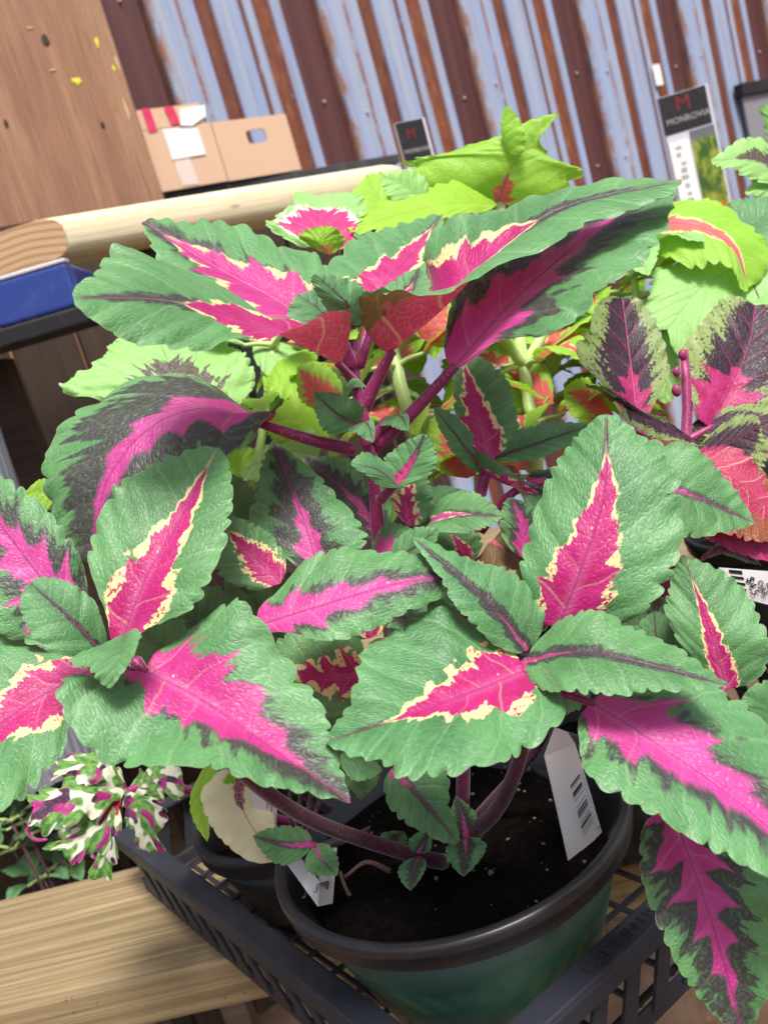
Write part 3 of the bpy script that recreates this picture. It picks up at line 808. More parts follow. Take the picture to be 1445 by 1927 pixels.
def plant_sign(px_tr, depth, yaw, wd, ht, label, strip):
    """narrow upright board; px_tr is its top right corner"""
    tr = P(*px_tr, depth)
    d = Vector((math.cos(yaw), math.sin(yaw), 0)); nrm = Vector((d.y, -d.x, 0))
    root = empty('plant_sign', Vector((tr.x, tr.y, 0))); tag(root, label, 'sign', 'printed plant signs on stakes')
    cen = tr - d * wd / 2 - Vector((0, 0, ht / 2))
    mw = frame(cen, d)
    box('sign_board', mw, (wd, 0.008, ht), M['signedge'], root, 0.001)
    hh = 0.075
    ff_ = lambda x, z, off: face_frame(cen + d * x + Vector((0, 0, z)) + nrm * off, d, nrm)
    bm_obj('sign_header', box_bm(wd - 0.006, hh, 0.001), M['signblack'], root, False, ff_(-0.003, ht / 2 - hh / 2 - 0.001, 0.0047))
    text_mesh('emblem', 'M', 0.4 * wd, M['inkred'], root, ff_(-0.005, ht / 2 - 0.024, 0.0056))
    text_mesh('lettering', 'MONROVIA', 0.165 * wd, M['inkgrey'], root, ff_(0.0, ht / 2 - 0.053, 0.0056))
    if strip:
        sw = 0.042
        bm_obj('white_strip', box_bm(sw, ht - hh - 0.02, 0.001), M['paper'], root, False, ff_(-wd / 2 + sw / 2 + 0.002, -hh / 2 - 0.008, 0.0047))
        rr = random.Random(3)
        z = ht / 2 - hh - 0.03; 
        while z > -ht / 2 + 0.02:
            hgt = rr.uniform(0.004, 0.010)
            bm_obj('strip_mark', box_bm(rr.uniform(0.008, 0.016), hgt, 0.0006), M['inkgrey'], root, False, ff_(-wd / 2 + sw / 2 + rr.uniform(-.003, .004), z, 0.0056))
            z -= hgt + rr.uniform(0.004, 0.012)
        pw_ = wd - sw - 0.010
        o = mesh_obj('plant_picture', [(-pw_ / 2, 0, -0.13), (pw_ / 2, 0, -0.13), (pw_ / 2, 0, 0.13), (-pw_ / 2, 0, 0.13)], [(0, 1, 2, 3)], M['photo'], root, False, frame(cen + d * (wd / 2 - pw_ / 2 - 0.004) + nrm * 0.0047 + Vector((0, 0, ht / 2 - hh - 0.135)), d))
        for (x, z) in ((-.018, -.066), (.008, -.050), (-.014, -.10), (.020, -.105), (0.0, -.128)):
            bm = bmesh.new(); bmesh.ops.create_circle(bm, cap_ends=True, radius=0.0135, segments=12)
            bm_obj('flower_print', bm, M['orange'], root, False, ff_(wd / 2 - pw_ / 2 - 0.004 + x, ht / 2 - hh - 0.135 + z + 0.012, 0.0052))
    else:
        bm_obj('plant_picture', box_bm(wd - 0.006, ht - hh - 0.02, 0.001), M['photo'], root, False, ff_(-0.003, -hh / 2 - 0.006, 0.0047))
    zz0 = cen.z - ht / 2
    box('sign_stake', frame(Vector((cen.x, cen.y, zz0 / 2)) - nrm * 0.001, d), (0.02, 0.012, zz0), M['grey'], root, 0.001)
    return root
plant_sign((1329, 158), 1.75, rad(-2), 0.105, 0.345, 'black topped plant sign with white strip and orange flowers picture', True)
plant_sign((797, 222), 1.55, rad(20), 0.062, 0.22, 'small dark plant sign with pale edge poking above lime leaves', False)
# white card and dark framed board on the wall
q0 = on_plane(1237, 141, WS - WN * 0.0 + WN * 0.04, WN)
o = box('white_card', frame(q0, WD), (0.042, 0.003, 0.078), M['paper'], None, 0.0006); tag(o, 'tiny white card fixed to the corrugated wall', 'card')
q0 = on_plane(1480, 260, WS + WN * 0.06, WN)
nb = empty('notice_board', q0); tag(nb, 'grey notice board with dark frame hung on the corrugated wall', 'board')
box('board_panel', frame(q0, WD), (0.50, 0.012, 0.60), M['grey'], nb, 0.002, (0, 0.0, -0.1))
box('frame_bar', frame(q0, WD), (0.53, 0.04, 0.05), M['signblack'], nb, 0.003, (0, 0, 0.225))
box('frame_bar', frame(q0, WD), (0.04, 0.04, 0.60), M['signblack'], nb, 0.003, (0.27, 0, -0.1))

# ------------------------------------------------------------------ bench, tray, pot
SZ = 0.82
bA, bB = PZ(0, 1693, SZ), PZ(255, 1630, SZ)
bd = (bB - bA).normalized()
bn = Vector((-bd.y, bd.x, 0))                       # away from the camera
fA = PZ(0, 1905, SZ); bw = abs((fA - bA).dot(bn))
bench = empty('display_bench', Vector((bA.x + 0.3, bA.y, 0))); tag(bench, 'pale treated pine bench boards carrying the black tray', 'bench')
for k, (off, mt) in enumerate(((0.0, 'pine'), (bw + 0.36, 'pine'), (2 * bw + 0.38, 'pine'), (3 * bw + 0.40, 'pine'))):
    c = bA + bd * 0.75 - bn * (bw / 2) + bn * off
    box('bench_board', frame(Vector((c.x, c.y, SZ - 0.019)), bd), (2.6, bw, 0.038), M[mt], bench, 0.003)
for sx in (-0.45, 1.9):
    c = bA + bd * sx + bn * 0.30
    o = box('bench_beam', frame(Vector((c.x, c.y, SZ - 0.038 - 0.046)), bn), (1.0, 0.04, 0.09), M['post'], bench, 0.003)
    for e_ in (-0.42, 0.42):
        cc = c + bn * e_; hz = SZ - 0.038 - 0.092
        box('bench_leg', panel_frame(Vector((cc.x, cc.y, hz / 2)), -bn), (hz, 0.085, 0.085), M['post'], bench, 0.003)

# tray
TZ = 0.880; th = TZ - SZ
def _xy(x, y): v = PZ(x, y, TZ); return Vector((v.x, v.y))
_l1, _l2, _r1, _r2 = _xy(250, 1600), _xy(690, 1927), _xy(1021, 1926), _xy(1260, 1736)
_dl, _dr = (_l1 - _l2).normalized(), (_r2 - _r1).normalized()
_k = (_r1 - _l2); _den = _dl.x * _dr.y - _dl.y * _dr.x
_t = (_k.x * _dr.y - _k.y * _dr.x) / _den
tc = Vector((_l2.x + _dl.x * _t, _l2.y + _dl.y * _t, SZ))
_a = (math.degrees(math.atan2(_dl.y, _dl.x)) + math.degrees(math.atan2(_dr.y, _dr.x)) + 90) / 2
a1 = Vector((math.cos(rad(126)), math.sin(rad(126)), 0)); a2 = Vector((math.cos(rad(31)), math.sin(rad(31)), 0))
TL = 0.42
def make_tray():
    root = empty('mesh_tray', tc); tag(root, 'black plastic mesh tray with slanted side slats under the pots', 'tray')
    ctr = tc + (a1 + a2) * TL / 2
    sides = [(tc, a1, 1), (tc, a2, -1), (tc + a1 * TL, a2, 1), (tc + a2 * TL, a1, -1)]
    sides2 = []
    for org, d, _ in sides:
        inn = Vector((-d.y, d.x, 0))
        if inn.dot(ctr - org) < 0: inn = -inn
        mm = Matrix((d, inn, Vector((0, 0, 1)))).transposed().to_4x4(); mm.translation = org
        L = TL
        def pc(name, dims, c, bev=0.0015, shear=0.0, rot=0.0):
            bm = box_bm(*dims, bev)
            for v in bm.verts:
                v.co.x += shear * v.co.z / dims[2]
                v.co += Vector(c)
            if mm.determinant() < 0: bmesh.ops.reverse_faces(bm, faces=bm.faces[:])
            return bm_obj(name, bm, M['black'], root, False, mm)
        # sheared matrices must stay rotations: mirror by building in place
        pc('rim_bar', (L + 0.008, 0.016, 0.004), (L / 2, 0.0022, th - 0.002))
        pc('rim_lip', (L + 0.010, 0.0025, 0.011), (L / 2, -0.0052, th - 0.0075))
        pc('base_band', (L - 0.012, 0.0025, 0.012), (L / 2, 0.0042, 0.006))
        ns = 15
        for k in range(ns):
            x = 0.02 + (L - 0.04) * (k + 0.5) / ns
            bm = box_bm(0.011, 0.0025, th - 0.012, 0.0006)
            for v in bm.verts:
                f = v.co.z / (th - 0.012)
                v.co.x += x + 0.016 * f
                v.co.y += 0.0005 - 0.0045 * f
                v.co.z += th / 2 + 0.001
            bm_obj('side_slat', bm, M['black'], root, False, mm)
    for axis, other in ((a1, a2), (a2, a1)):
        for k in range(15):
            s = 0.015 + (TL - 0.03) * k / 14
            c = tc + other * s + axis * TL / 2 + Vector((0, 0, 0.002 if axis is a1 else 0.0045))
            box('base_bar', frame(c, axis), (TL - 0.03, 0.003, 0.0025), M['black'], root)
    # moulded lettering on the rim
    mid_ = tc + a2 * 0.115 + Vector((0, 0, th + 0.0001))
    inn = Vector((-a2.y, a2.x, 0))
    text_mesh('moulded_lettering', 'MADE IN USA', 0.010, M['black'], root, face_frame(mid_ + inn * 0.001, a2, (0, 0, 1)), 0.0006)
    bm = bmesh.new(); bmesh.ops.create_cone(bm, cap_ends=True, segments=20, radius1=0.0055, radius2=0.0052, depth=0.0008)
    bm_obj('moulded_disc', bm, M['black'], root, False, Matrix.Translation(tc + a2 * 0.165 + inn * 0.002 + Vector((0, 0, th + 0.0003))))
make_tray()

RIMC = P(842, 1537, 0.50); RR = 0.1062
PB = SZ + 0.008
def make_pot(loc, rim_z, rr, body, name, label, group=None, soil_drop=0.022, rimmat='rim', detail=True):
    root = empty(name, Vector((loc.x, loc.y, PB))); tag(root, label, 'pot', group)
    h = rim_z - PB; x, y = loc.x, loc.y
    lathe('pot_body', [(0.0002, 0.0), (rr * .62, 0.0), (rr * .64, .004), (rr * .93, h - .012), (rr * .90, h - .012)], M[body], root, 96, (x, y, PB), 0.0)
    t = 0.005
    lathe('pot_rim', [(rr * .88, h - .0155), (rr * .965, h - .0150), (rr * .985, h - .0125), (rr * .985, h - .0065), (rr, h - .0055), (rr, h - .001), (rr - .0015, h + .001), (rr - t, h + .001), (rr - t - .002, h - .002), (rr * .88, h - .012), (rr * .80, h - .03), (rr * .70, h - .06)], M[rimmat], root, 96, (x, y, PB), 0.0)
    # soil
    R = rr * .835; vv = [(0, 0, 0)]; ff = []; rings = 12; seg = 40
    for i in range(1, rings + 1):
        for k in range(seg):
            a = 6.283 * k / seg; r = R * i / rings
            vv.append((r * math.cos(a), r * math.sin(a), random.uniform(-.002, .0025) + 0.004 * math.sin(5 * r / R + a)))
    for k in range(seg): ff.append((0, 1 + k, 1 + (k + 1) % seg))
    for i in range(rings - 1):
        for k in range(seg):
            a, b = 1 + i * seg + k, 1 + i * seg + (k + 1) % seg; ff.append((a, a + seg, b + seg, b))
    so_ = mesh_obj('soil', vv, ff, M['soil'], root, True, Matrix.Translation((x, y, rim_z - soil_drop)))
    if detail:
        bm = bmesh.new()
        for k in range(70):
            a = random.uniform(0, 6.28); r = R * math.sqrt(random.random()) * .97; s = .0004 + .0014 * random.random() ** 2
            mt = Matrix.Translation((r * math.cos(a), r * math.sin(a), 0.003)) @ Matrix.Rotation(random.uniform(0, 3), 4, 'X') @ Matrix.Diagonal((s, s * random.uniform(.6, 1.3), s * .8, 1))
            bmesh.ops.create_icosphere(bm, subdivisions=1, radius=1, matrix=mt)
        p_ = bm_obj('perlite', bm, M['perlite'], so_, False, Matrix.Translation((x, y, rim_z - soil_drop))); tag(p_, kind='stuff')
    return root
make_pot(RIMC, RIMC.z, RR, 'potgreen', 'plant_pot', 'dark green round plant pot with thick black rim and bare soil')

# ------------------------------------------------------------------ tags
# barcode tag: quad by picture position
def quad_tag(name, pts, label, parent=None, curve=0.0, nx=8, nz=10, grp=None):
    """tag sheet between four corners tl,tr,br,bl with a slight bend"""
    tl, tr, br, bl = [D(p) for p in pts]
    nrm = (tr - tl).cross(bl - tl).normalized()
    if nrm.dot(CAM - tl) < 0: nrm = -nrm
    vv = []; ff = []
    th_ = 0.0005
    for lay in (0, 1):
        for j in range(nz + 1):
            for i in range(nx + 1):
                s, t = i / nx, j / nz
                p = tl.lerp(tr, s).lerp(bl.lerp(br, s), t) + nrm * (curve * math.sin(math.pi * s) + curve * .6 * math.sin(math.pi * t)) - nrm * th_ * lay
                vv.append(p)
    off = (nx + 1) * (nz + 1)
    for j in range(nz):
        for i in range(nx):
            a = j * (nx + 1) + i
            f = (a, a + 1, a + nx + 2, a + nx + 1); ff.append(f[::-1]); ff.append(tuple(x + off for x in f))
    o0 = vv[0].copy()
    surf = lambda s, t, h=0.0004: tl.lerp(tr, s).lerp(bl.lerp(br, s), t) + nrm * (curve * math.sin(math.pi * s) + curve * .6 * math.sin(math.pi * t) + h)
    return vv, ff, surf, nrm
def tag_object(name, pts, label, curve=0.001, extra=None):
    vv, ff, surf, nrm = quad_tag(name, pts, label, None, curve)
    base = D(pts[2]).lerp(D(pts[3]), .5)
    root = empty(name, base); tag(root, label, 'tag')
    mesh_obj('tag_sheet', vv, ff, M['tag'], root, True)
    return root, surf, nrm
# right tag in the front pot with barcode
TGA = [(1024, 1422, 46.5), (1082, 1400, 47.2), (1132, 1566, 48.6), (1070, 1626, 46.4)]
root, surf, nrm = tag_object('plant_tag', TGA, 'white plastic plant tag with black barcode stuck in the green pot', 0.0006)
# pointed top piece
tl, tr = D(TGA[0]), D(TGA[1]); top1, top2 = D((1044, 1368, 46.4)), D((1068, 1378, 46.8))
mesh_obj('tag_top', [tl, tr, top2, top1, tl - nrm * .0005, tr - nrm * .0005, top2 - nrm * .0005, top1 - nrm * .0005], [(0, 1, 2, 3), (7, 6, 5, 4), (0, 3, 7, 4), (1, 5, 6, 2), (3, 2, 6, 7)], M['tag'], root, False)
bars = [(.36, .018), (.39, .007), (.44, .026), (.475, .012), (.52, .006), (.585, .006), (.625, .018), (.655, .018), (.685, .010), (.745, .006), (.775, .018), (.80, .007), (.835, .007), (.87, .006)]
for t0, wt in bars:
    sh = -0.06
    q4 = [surf(.50, t0), surf(.84, t0 + sh), surf(.84, t0 + sh + wt), surf(.50, t0 + wt)]
    mesh_obj('barcode_bar', q4, [(0, 1, 2, 3)], M['ink'], root, False)
rr_ = random.Random(2)
for k in range(16):
    t0 = .30 + k * .022; s0 = .90 + rr_.uniform(-.01, .01)
    q4 = [surf(s0, t0), surf(s0 + .05, t0 - .004), surf(s0 + .05, t0 + .003), surf(s0, t0 + .008)]
    mesh_obj('print_mark', q4, [(0, 1, 2, 3)], M['inkgrey'], root, False)

# folded white tag on the left of the pot
TL2 = [(468, 1488, 45.8), (522, 1462, 45.8), (520, 1590, 47.8), (492, 1575, 47.8)]
root, surf, nrm = tag_object('plant_tag', TL2, 'folded white plant tag with faint brown print behind the thick stem', 0.0008)
for (s0, t0, ln) in ((.55, .25, .14), (.72, .35, .2), (.66, .62, .16), (.5, .45, .1)):
    q4 = [surf(s0, t0), surf(s0 + .07, t0), surf(s0 + .07, t0 + ln), surf(s0, t0 + ln)]
    mesh_obj('print_mark', q4, [(0, 1, 2, 3)], M['inkbrown'], root, False)
lw = [D(p) for p in ((492, 1560, 47.7), (528, 1566, 47.8), (602, 1660, 47), (598, 1706, 46.4))]
mesh_obj('folded_leg', lw + [v - nrm * .0006 for v in lw], [(0, 1, 2, 3), (7, 6, 5, 4), (0, 3, 7, 4), (1, 5, 6, 2), (2, 6, 7, 3)], M['tag'], root, False)
lw = [D(p) for p in ((602, 1600, 48.2), (634, 1596, 48.6), (626, 1700, 47.4), (598, 1706, 46.7))]
mesh_obj('folded_leg', lw + [v - nrm * .0006 for v in lw], [(0, 1, 2, 3), (7, 6, 5, 4), (0, 3, 7, 4), (1, 5, 6, 2), (2, 6, 7, 3)], M['tag'], root, False)

# price tag at the right
TR3 = [(1352, 1068, 46), (1490, 1078, 46), (1490, 1150, 46.5), (1370, 1118, 46.2)]
root, surf, nrm = tag_object('price_tag', TR3, 'white price tag lying among the maroon leaves', 0.0006)
for t0, wt in ((.04, .12), (.25, .09), (.45, .09), (.65, .06)):
    q4 = [surf(.12, t0), surf(.30, t0), surf(.30, t0 + wt), surf(.12, t0 + wt)]
    mesh_obj('barcode_bar', q4, [(0, 1, 2, 3)], M['ink'], root, False)
xd = (D(TR3[3]) - D(TR3[0]))
text_mesh('lettering', '$4.5', 0.0062, M['ink'], root, face_frame(surf(.40, .5, .0008), xd, nrm), 0.0001)
text_mesh('lettering', 'OJRR', 0.0042, M['ink'], root, face_frame(surf(.54, .52, .0008), xd, nrm), 0.0001)
text_mesh('lettering', '18 Jr P', 0.0040, M['ink'], root, face_frame(surf(.66, .55, .0008), xd, nrm), 0.0001)

# ------------------------------------------------------------------ the coleus in the green pot
SOILZ = RIMC.z - 0.02
plant = empty('coleus_plant', Vector((RIMC.x, RIMC.y, SOILZ)))
tag(plant, 'large coleus with green, magenta and cream leaves growing from the green pot', 'plant')
s_base = Vector((RIMC.x - 0.012, RIMC.y + 0.03, SOILZ - 0.006))
tube('main_stem', [s_base, D((728, 1150, 45)), D((712, 1000, 44)), D((704, 900, 43.4)), D((688, 800, 43)), D((668, 715, 42.6)), D((664, 640, 42.5))], 0.0062, 0.0028, M['stem'], plant, 24, 12, 0.6)
s2 = PZ(835, 1622, SOILZ - 0.005)
tube('side_stem', [s2, D((800, 1615, 48)), D((690, 1582, 45.5)), D((590, 1545, 42)), D((500, 1490, 39)), D((420, 1420, 36.5)), D((330, 1330, 35.5)), D((250, 1255, 34.6)), D((215, 1225, 34))], 0.0052, 0.0026, M['stem_dark'], plant, 26, 12, 0.5)
s3 = PZ(868, 1592, SOILZ - 0.005)
tube('side_stem', [s3, D((880, 1572, 47)), D((925, 1535, 45)), D((962, 1470, 42.4)), D((984, 1395, 39.8)), D((988, 1300, 37.2)), D((988, 1235, 36.2))], 0.0054, 0.0026, M['stem_dark'], plant, 22, 12, 0.5)
tube('side_stem', [s3 + Vector((.01, .02, 0)), D((985, 1440, 49)), D((1020, 1390, 48)), D((1040, 1340, 46))], 0.0036, 0.0026, M['stem_dark'], plant, 10, 10)
tube('side_stem', [s_base + Vector((.02, .01, 0)), D((880, 1100, 46)), D((905, 920, 46.5)), D((912, 880, 46.5))], 0.0045, 0.003, M['stem'], plant, 12, 10)

S = lambda *a, **k: pleaf(plant, *a, **k)
# --- top rosette
S([(640, 688, 41), (520, 628, 38), (330, 568, 34.5), (139, 560, 32)],
  [(.12, (640, 626, 43), (662, 600, 38.5)), (.36, (505, 588, 39.5), (488, 640, 35.5)), (.66, (222, 462, 36), (330, 662, 32.6)), (.88, (168, 522, 33.4), (196, 618, 31.8))], 'A', [(668, 722, 42.4)], p=.75, q=.72, pw=.17, pe=.66, cw=.03, dw=.07, scal=12, sdep=0.095)
S([(640, 655, 43), (530, 572, 45), (400, 500, 46), (268, 416, 47)],
  [(.33, (600, 482, 48), (470, 590, 42.5)), (.66, (430, 424, 49), (320, 505, 43.5))], 'C', [(664, 700, 42.8)], p=.6, q=.9, scal=12, dw=.2, pw=.17, cw=.012, pe=.9)
S([(692, 612, 44), (722, 535, 46), (775, 478, 48), (832, 402, 50)],
  [(.4, (606, 505, 47), (800, 530, 46)), (.7, (690, 438, 50), (830, 470, 48))], 'A', [(672, 690, 42.8)], pw=.13, cw=.045, pe=.85, dw=.07)
S([(735, 665, 41.9), (830, 585, 40.8), (900, 512, 40.4), (985, 432, 40.2), (1090, 380, 39.8), (1282, 340, 39.2)],
  [(.13, (676, 578, 38.9), (786, 560, 43.9)), (.34, (846, 548, 37.8), (800, 452, 43.6)), (.60, (1062, 452, 37.8), (950, 385, 42.6)), (.82, (1190, 392, 38), (1130, 343, 41))], 'A', [(682, 770, 43.1)], p=.62, q=.62, pw=.14, pe=.58, cw=.055, dw=.06, scal=16, sdep=0.081, pr=(.0042, .0030))
S([(852, 694, 41.2), (955, 578, 40.8), (1060, 482, 41.4), (1150, 412, 42.2), (1262, 345, 43)],
  [(.06, (835, 640, 42.4), (905, 668, 39.6)), (.34, (862, 500, 45.4), (1072, 612, 36.4)), (.64, (1010, 420, 46.4), (1215, 480, 37.4))], 'B', [(704, 842, 43.4), (770, 782, 42.6)], p=.55, q=.72, pw=.125, pe=.82, dw=.27, scal=15, sdep=0.081, pr=(.0042, .0036), jag=.6)
S([(494, 798, 42), (395, 768, 41), (290, 800, 40.4), (205, 900, 39.8), (168, 1062, 39.4)],
  [(.05, (470, 772, 43), (520, 775, 41.4)), (.22, (330, 704, 43.5), (455, 852, 39.6)), (.52, (132, 782, 42), (335, 905, 39.2)), (.80, (84, 930, 40.6), (262, 1010, 39))], 'B', [(664, 846, 43), (580, 826, 42)], p=.5, q=.6, pw=.085, pe=.92, dw=.33, scal=13, sdep=0.068, pr=(.0036, .0032), jag=.6)
# small young leaves in the crown
S([(648, 640, 41.6), (610, 590, 41.4), (560, 555, 41.4)], [(.45, (660, 545, 42.4), (545, 612, 40.2))], 'S', [(664, 690, 42.4)], scal=9)
S([(668, 620, 41.8), (655, 575, 40.6), (592, 516, 40)], [(.4, (690, 545, 41.2), (600, 560, 40.4))], 'S', scal=9, wave=.05, flip=True)
S([(680, 612, 41.6), (700, 560, 40.6), (720, 540, 39.6)], [(.45, (735, 565, 40.6), (660, 575, 40))], 'S', scal=8, wave=.06, flip=True)
S([(700, 620, 42.4), (760, 560, 42.6), (790, 505, 43)], [(.45, (720, 540, 43), (805, 560, 42.2))], 'C', [(676, 690, 42.6)], scal=9)
# small leaves on the main stem
S([(672, 800, 42.2), (636, 780, 41.4), (590, 738, 41.2)], [(.42, (672, 752, 41.6), (610, 812, 41))], 'S', [(690, 838, 42.6)], scal=9)
S([(668, 800, 41.6), (690, 796, 40.8), (703, 832, 40.4)], [(.45, (702, 792, 40.8), (664, 812, 40.8))], 'S', scal=8)
S([(724, 790, 42.6), (752, 782, 42), (768, 810, 41.4)], [(.45, (765, 778, 42), (728, 800, 42))], 'S', [(700, 830, 43)], scal=8)
S([(645, 733, 42), (664, 722, 41), (690, 728, 40.6)], [(.45, (664, 712, 41.4), (662, 732, 41))], 'N', scal=6)
S([(742, 915, 41.6), (775, 870, 41.4), (800, 815, 41.2)], [(.42, (722, 862, 41.8), (820, 880, 40.8))], 'A', [(716, 940, 43)], scal=10, pw=.09, cw=.0, dw=.10)
S([(752, 918, 41.4), (712, 885, 40.6), (660, 872, 40.2)], [(.45, (700, 852, 41), (688, 895, 40))], 'S', scal=9)
S([(770, 990, 43), (765, 940, 43), (790, 880, 43.4)], [(.4, (735, 930, 43), (815, 945, 43))], 'A', scal=9, pw=.15, cw=.12, jag=1)
# --- left rosette in front
S([(228, 1215, 34.5), (275, 1088, 35), (335, 985, 36), (410, 842, 37.5)],
  [(.08, (205, 1185, 34.6), (262, 1200, 34)), (.36, (165, 1012, 35.8), (382, 1130, 33.8)), (.66, (232, 905, 37.2), (436, 968, 35.4))], 'A', p=.45, q=.72, pw=.105, pe=.90, cw=.05, dw=.012, scal=14, sdep=0.101)
S([(150, 1178, 36), (60, 1065, 36), (-80, 880, 36.5)],
  [(.3, (136, 1015, 36.5), (-10, 1185, 35)), (.66, (25, 905, 37), (-130, 1040, 36))], 'B', dw=.22, pw=.13, scal=14)
S([(170, 1262, 35), (40, 1335, 34), (-160, 1490, 31)],
  [(.10, (110, 1225, 35.6), (150, 1310, 34.4)), (.36, (-30, 1180, 36), (115, 1428, 32.6)), (.66, (-150, 1260, 35), (0, 1525, 30.6))], 'A', pw=.15, cw=.07, pe=.85, dw=.0, scal=14)
S([(208, 1245, 33), (150, 1180, 32), (57, 1097, 32.2)], [(.1, (207, 1215, 33), (190, 1248, 32.6)), (.5, (172, 1122, 32.6), (78, 1218, 31.2))], 'S', p=.4, q=.5, scal=13, sdep=0.068)
S([(232, 1195, 33), (226, 1238, 31.6), (208, 1296, 31)], [(.3, (268, 1190, 32.4), (132, 1246, 31.4)), (.6, (252, 1235, 31.4), (168, 1258, 31))], 'N', scal=9, wave=.06)
S([(272, 1262, 34), (370, 1312, 33), (500, 1398, 31.5), (660, 1510, 30)],
  [(.05, (318, 1205, 35), (125, 1278, 32.4)), (.30, (452, 1128, 34.6), (180, 1428, 30.8)), (.60, (606, 1325, 32.6), (400, 1452, 29.6)), (.84, (638, 1432, 31), (556, 1488, 29.6))], 'C', [(255, 1245, 34.3)], p=.42, q=.98, pw=.15, pe=.80, cw=.0, dw=.19, scal=15, sdep=0.101)
# --- right rosette in front
S([(988, 1262, 35.4), (905, 1296, 34.2), (780, 1342, 32.6), (610, 1396, 31)],
  [(.05, (950, 1212, 36.2), (1062, 1318, 33.6)), (.30, (822, 1132, 36.8), (965, 1432, 31.4)), (.60, (682, 1222, 35.4), (770, 1462, 30)), (.84, (648, 1338, 32.6), (682, 1430, 30.2))], 'A', [(990, 1252, 35.8)], p=.42, q=.92, pw=.12, pe=.70, cw=.065, dw=.03, scal=15, sdep=0.101)
S([(1050, 1182, 36.6), (1095, 1065, 36), (1136, 925, 36.5), (1140, 778, 38)],
  [(.08, (1004, 1150, 37), (1165, 1180, 35.6)), (.32, (978, 1040, 37.4), (1268, 1085, 34.8)), (.62, (1036, 888, 38.4), (1278, 905, 36.2))], 'A', [(992, 1245, 36.6)], p=.42, q=.80, pw=.12, pe=.80, cw=.035, dw=.05, scal=15, sdep=0.101)
S([(992, 1225, 36), (925, 1140, 35.6), (850, 1073, 36), (773, 1008, 37)], [(.40, (985, 1088, 37), (872, 1160, 35)), (.7, (890, 1052, 37), (822, 1082, 35.6))], 'S', dw=.07, pw=.012, pe=.34, scal=14)
S([(992, 1243, 35.6), (1090, 1226, 34), (1200, 1246, 33), (1372, 1290, 32)], [(.30, (1100, 1148, 35), (1070, 1306, 32.6)), (.66, (1248, 1205, 34), (1225, 1304, 31.8))], 'S', dw=.055, pw=.012, pe=.32, p=.5, q=1.0, scal=16)
S([(1112, 1322, 34.5), (1240, 1402, 33), (1400, 1518, 31.5), (1580, 1680, 30)],
  [(.05, (1150, 1300, 35.4), (1085, 1372, 33.6)), (.30, (1330, 1282, 35), (1112, 1470, 31.6)), (.62, (1530, 1440, 33), (1330, 1592, 29.8))], 'B', [(992, 1262, 36), (1050, 1298, 35.2)], p=.5, q=.7, pw=.13, pe=.86, dw=.21, scal=15, sdep=0.095, soft=.02, jag=.5)
S([(1262, 1525, 36.5), (1310, 1650, 35), (1355, 1790, 34), (1398, 1950, 33.5)],
  [(.30, (1204, 1640, 35.2), (1438, 1600, 36)), (.62, (1262, 1800, 34), (1462, 1752, 34.8))], 'B', [(1100, 1420, 40), (1200, 1480, 38)], p=.5, q=.78, pw=.115, pe=.9, dw=.28, scal=15, jag=1.3, sdep=0.081, soft=.010, pb=.75)
S([(1366, 1296, 40.5), (1340, 1205, 40.5), (1312, 1120, 41), (1284, 1045, 42)],
  [(.36, (1252, 1160, 41), (1448, 1205, 40)), (.7, (1262, 1090, 42), (1382, 1090, 41.4))], 'A', [(1180, 1400, 42), (1300, 1370, 41.5)], pw=.075, cw=.035, dw=.03, pe=.8, scal=14, sdep=0.081)
S([(1480, 1420, 40), (1450, 1340, 39.6), (1400, 1305, 39.4)], [(.45, (1460, 1290, 40), (1400, 1370, 39))], 'N', scal=10)
S([(1445, 1560, 37), (1440, 1640, 36.4), (1425, 1720, 36)], [(.4, (1395, 1600, 37), (1500, 1640, 36.4))], 'S', scal=10)
# --- inner, shaded leaves
S([(603, 1082, 40), (568, 970, 41), (516, 830, 43)], [(.12, (555, 1065, 40), (660, 1060, 39.6)), (.36, (468, 1000, 41), (694, 1010, 40)), (.68, (488, 890, 42.6), (610, 905, 42))], 'D', [(700, 1130, 43)], pw=.085, dw=.24, scal=13)
S([(722, 1010, 44), (655, 930, 44.4), (570, 858, 45)], [(.42, (712, 890, 45), (600, 960, 44))], 'D', dw=.2, scal=12)
S([(485, 1178, 36.6), (620, 1135, 36), (750, 1098, 36), (906, 1077, 36.5)], [(.08, (500, 1130, 37), (515, 1190, 36)), (.36, (600, 1040, 37.8), (640, 1206, 35)), (.68, (765, 1038, 37.4), (760, 1158, 35.6))], 'D', [(400, 1250, 36), (440, 1205, 36.6)], pw=.085, pe=.8, dw=.13, scal=15, sdep=0.081)
S([(528, 1098, 39), (470, 1040, 39.4), (395, 965, 40)], [(.4, (510, 1005, 39.6), (410, 1080, 38.8))], 'A', cw=.06, pw=.13, scal=10)
S([(690, 1268, 40.6), (610, 1275, 40), (480, 1250, 40)], [(.3, (645, 1180, 41), (650, 1345, 39.4)), (.65, (545, 1190, 40.6), (545, 1330, 39.6))], 'A', cw=.10, pw=.14, scal=11, jag=1.1)
S([(700, 1200, 42), (690, 1150, 42), (650, 1090, 42)], [(.4, (740, 1130, 42), (640, 1170, 41.4))], 'A', cw=.1, pw=.13, scal=10)
S([(640, 1240, 44), (560, 1190, 44), (480, 1150, 44)], [(.4, (590, 1130, 44.4), (540, 1260, 43))], 'D', scal=11)
S([(700, 1060, 43.4), (730, 1025, 43), (790, 1005, 42.6)], [(.4, (720, 985, 43.6), (760, 1060, 42))], 'B', pw=.2, dw=.1, scal=10)
S([(735, 1060, 41), (780, 1030, 40.4), (825, 995, 40)], [(.4, (760, 1000, 41), (800, 1050, 40))], 'S', scal=10)
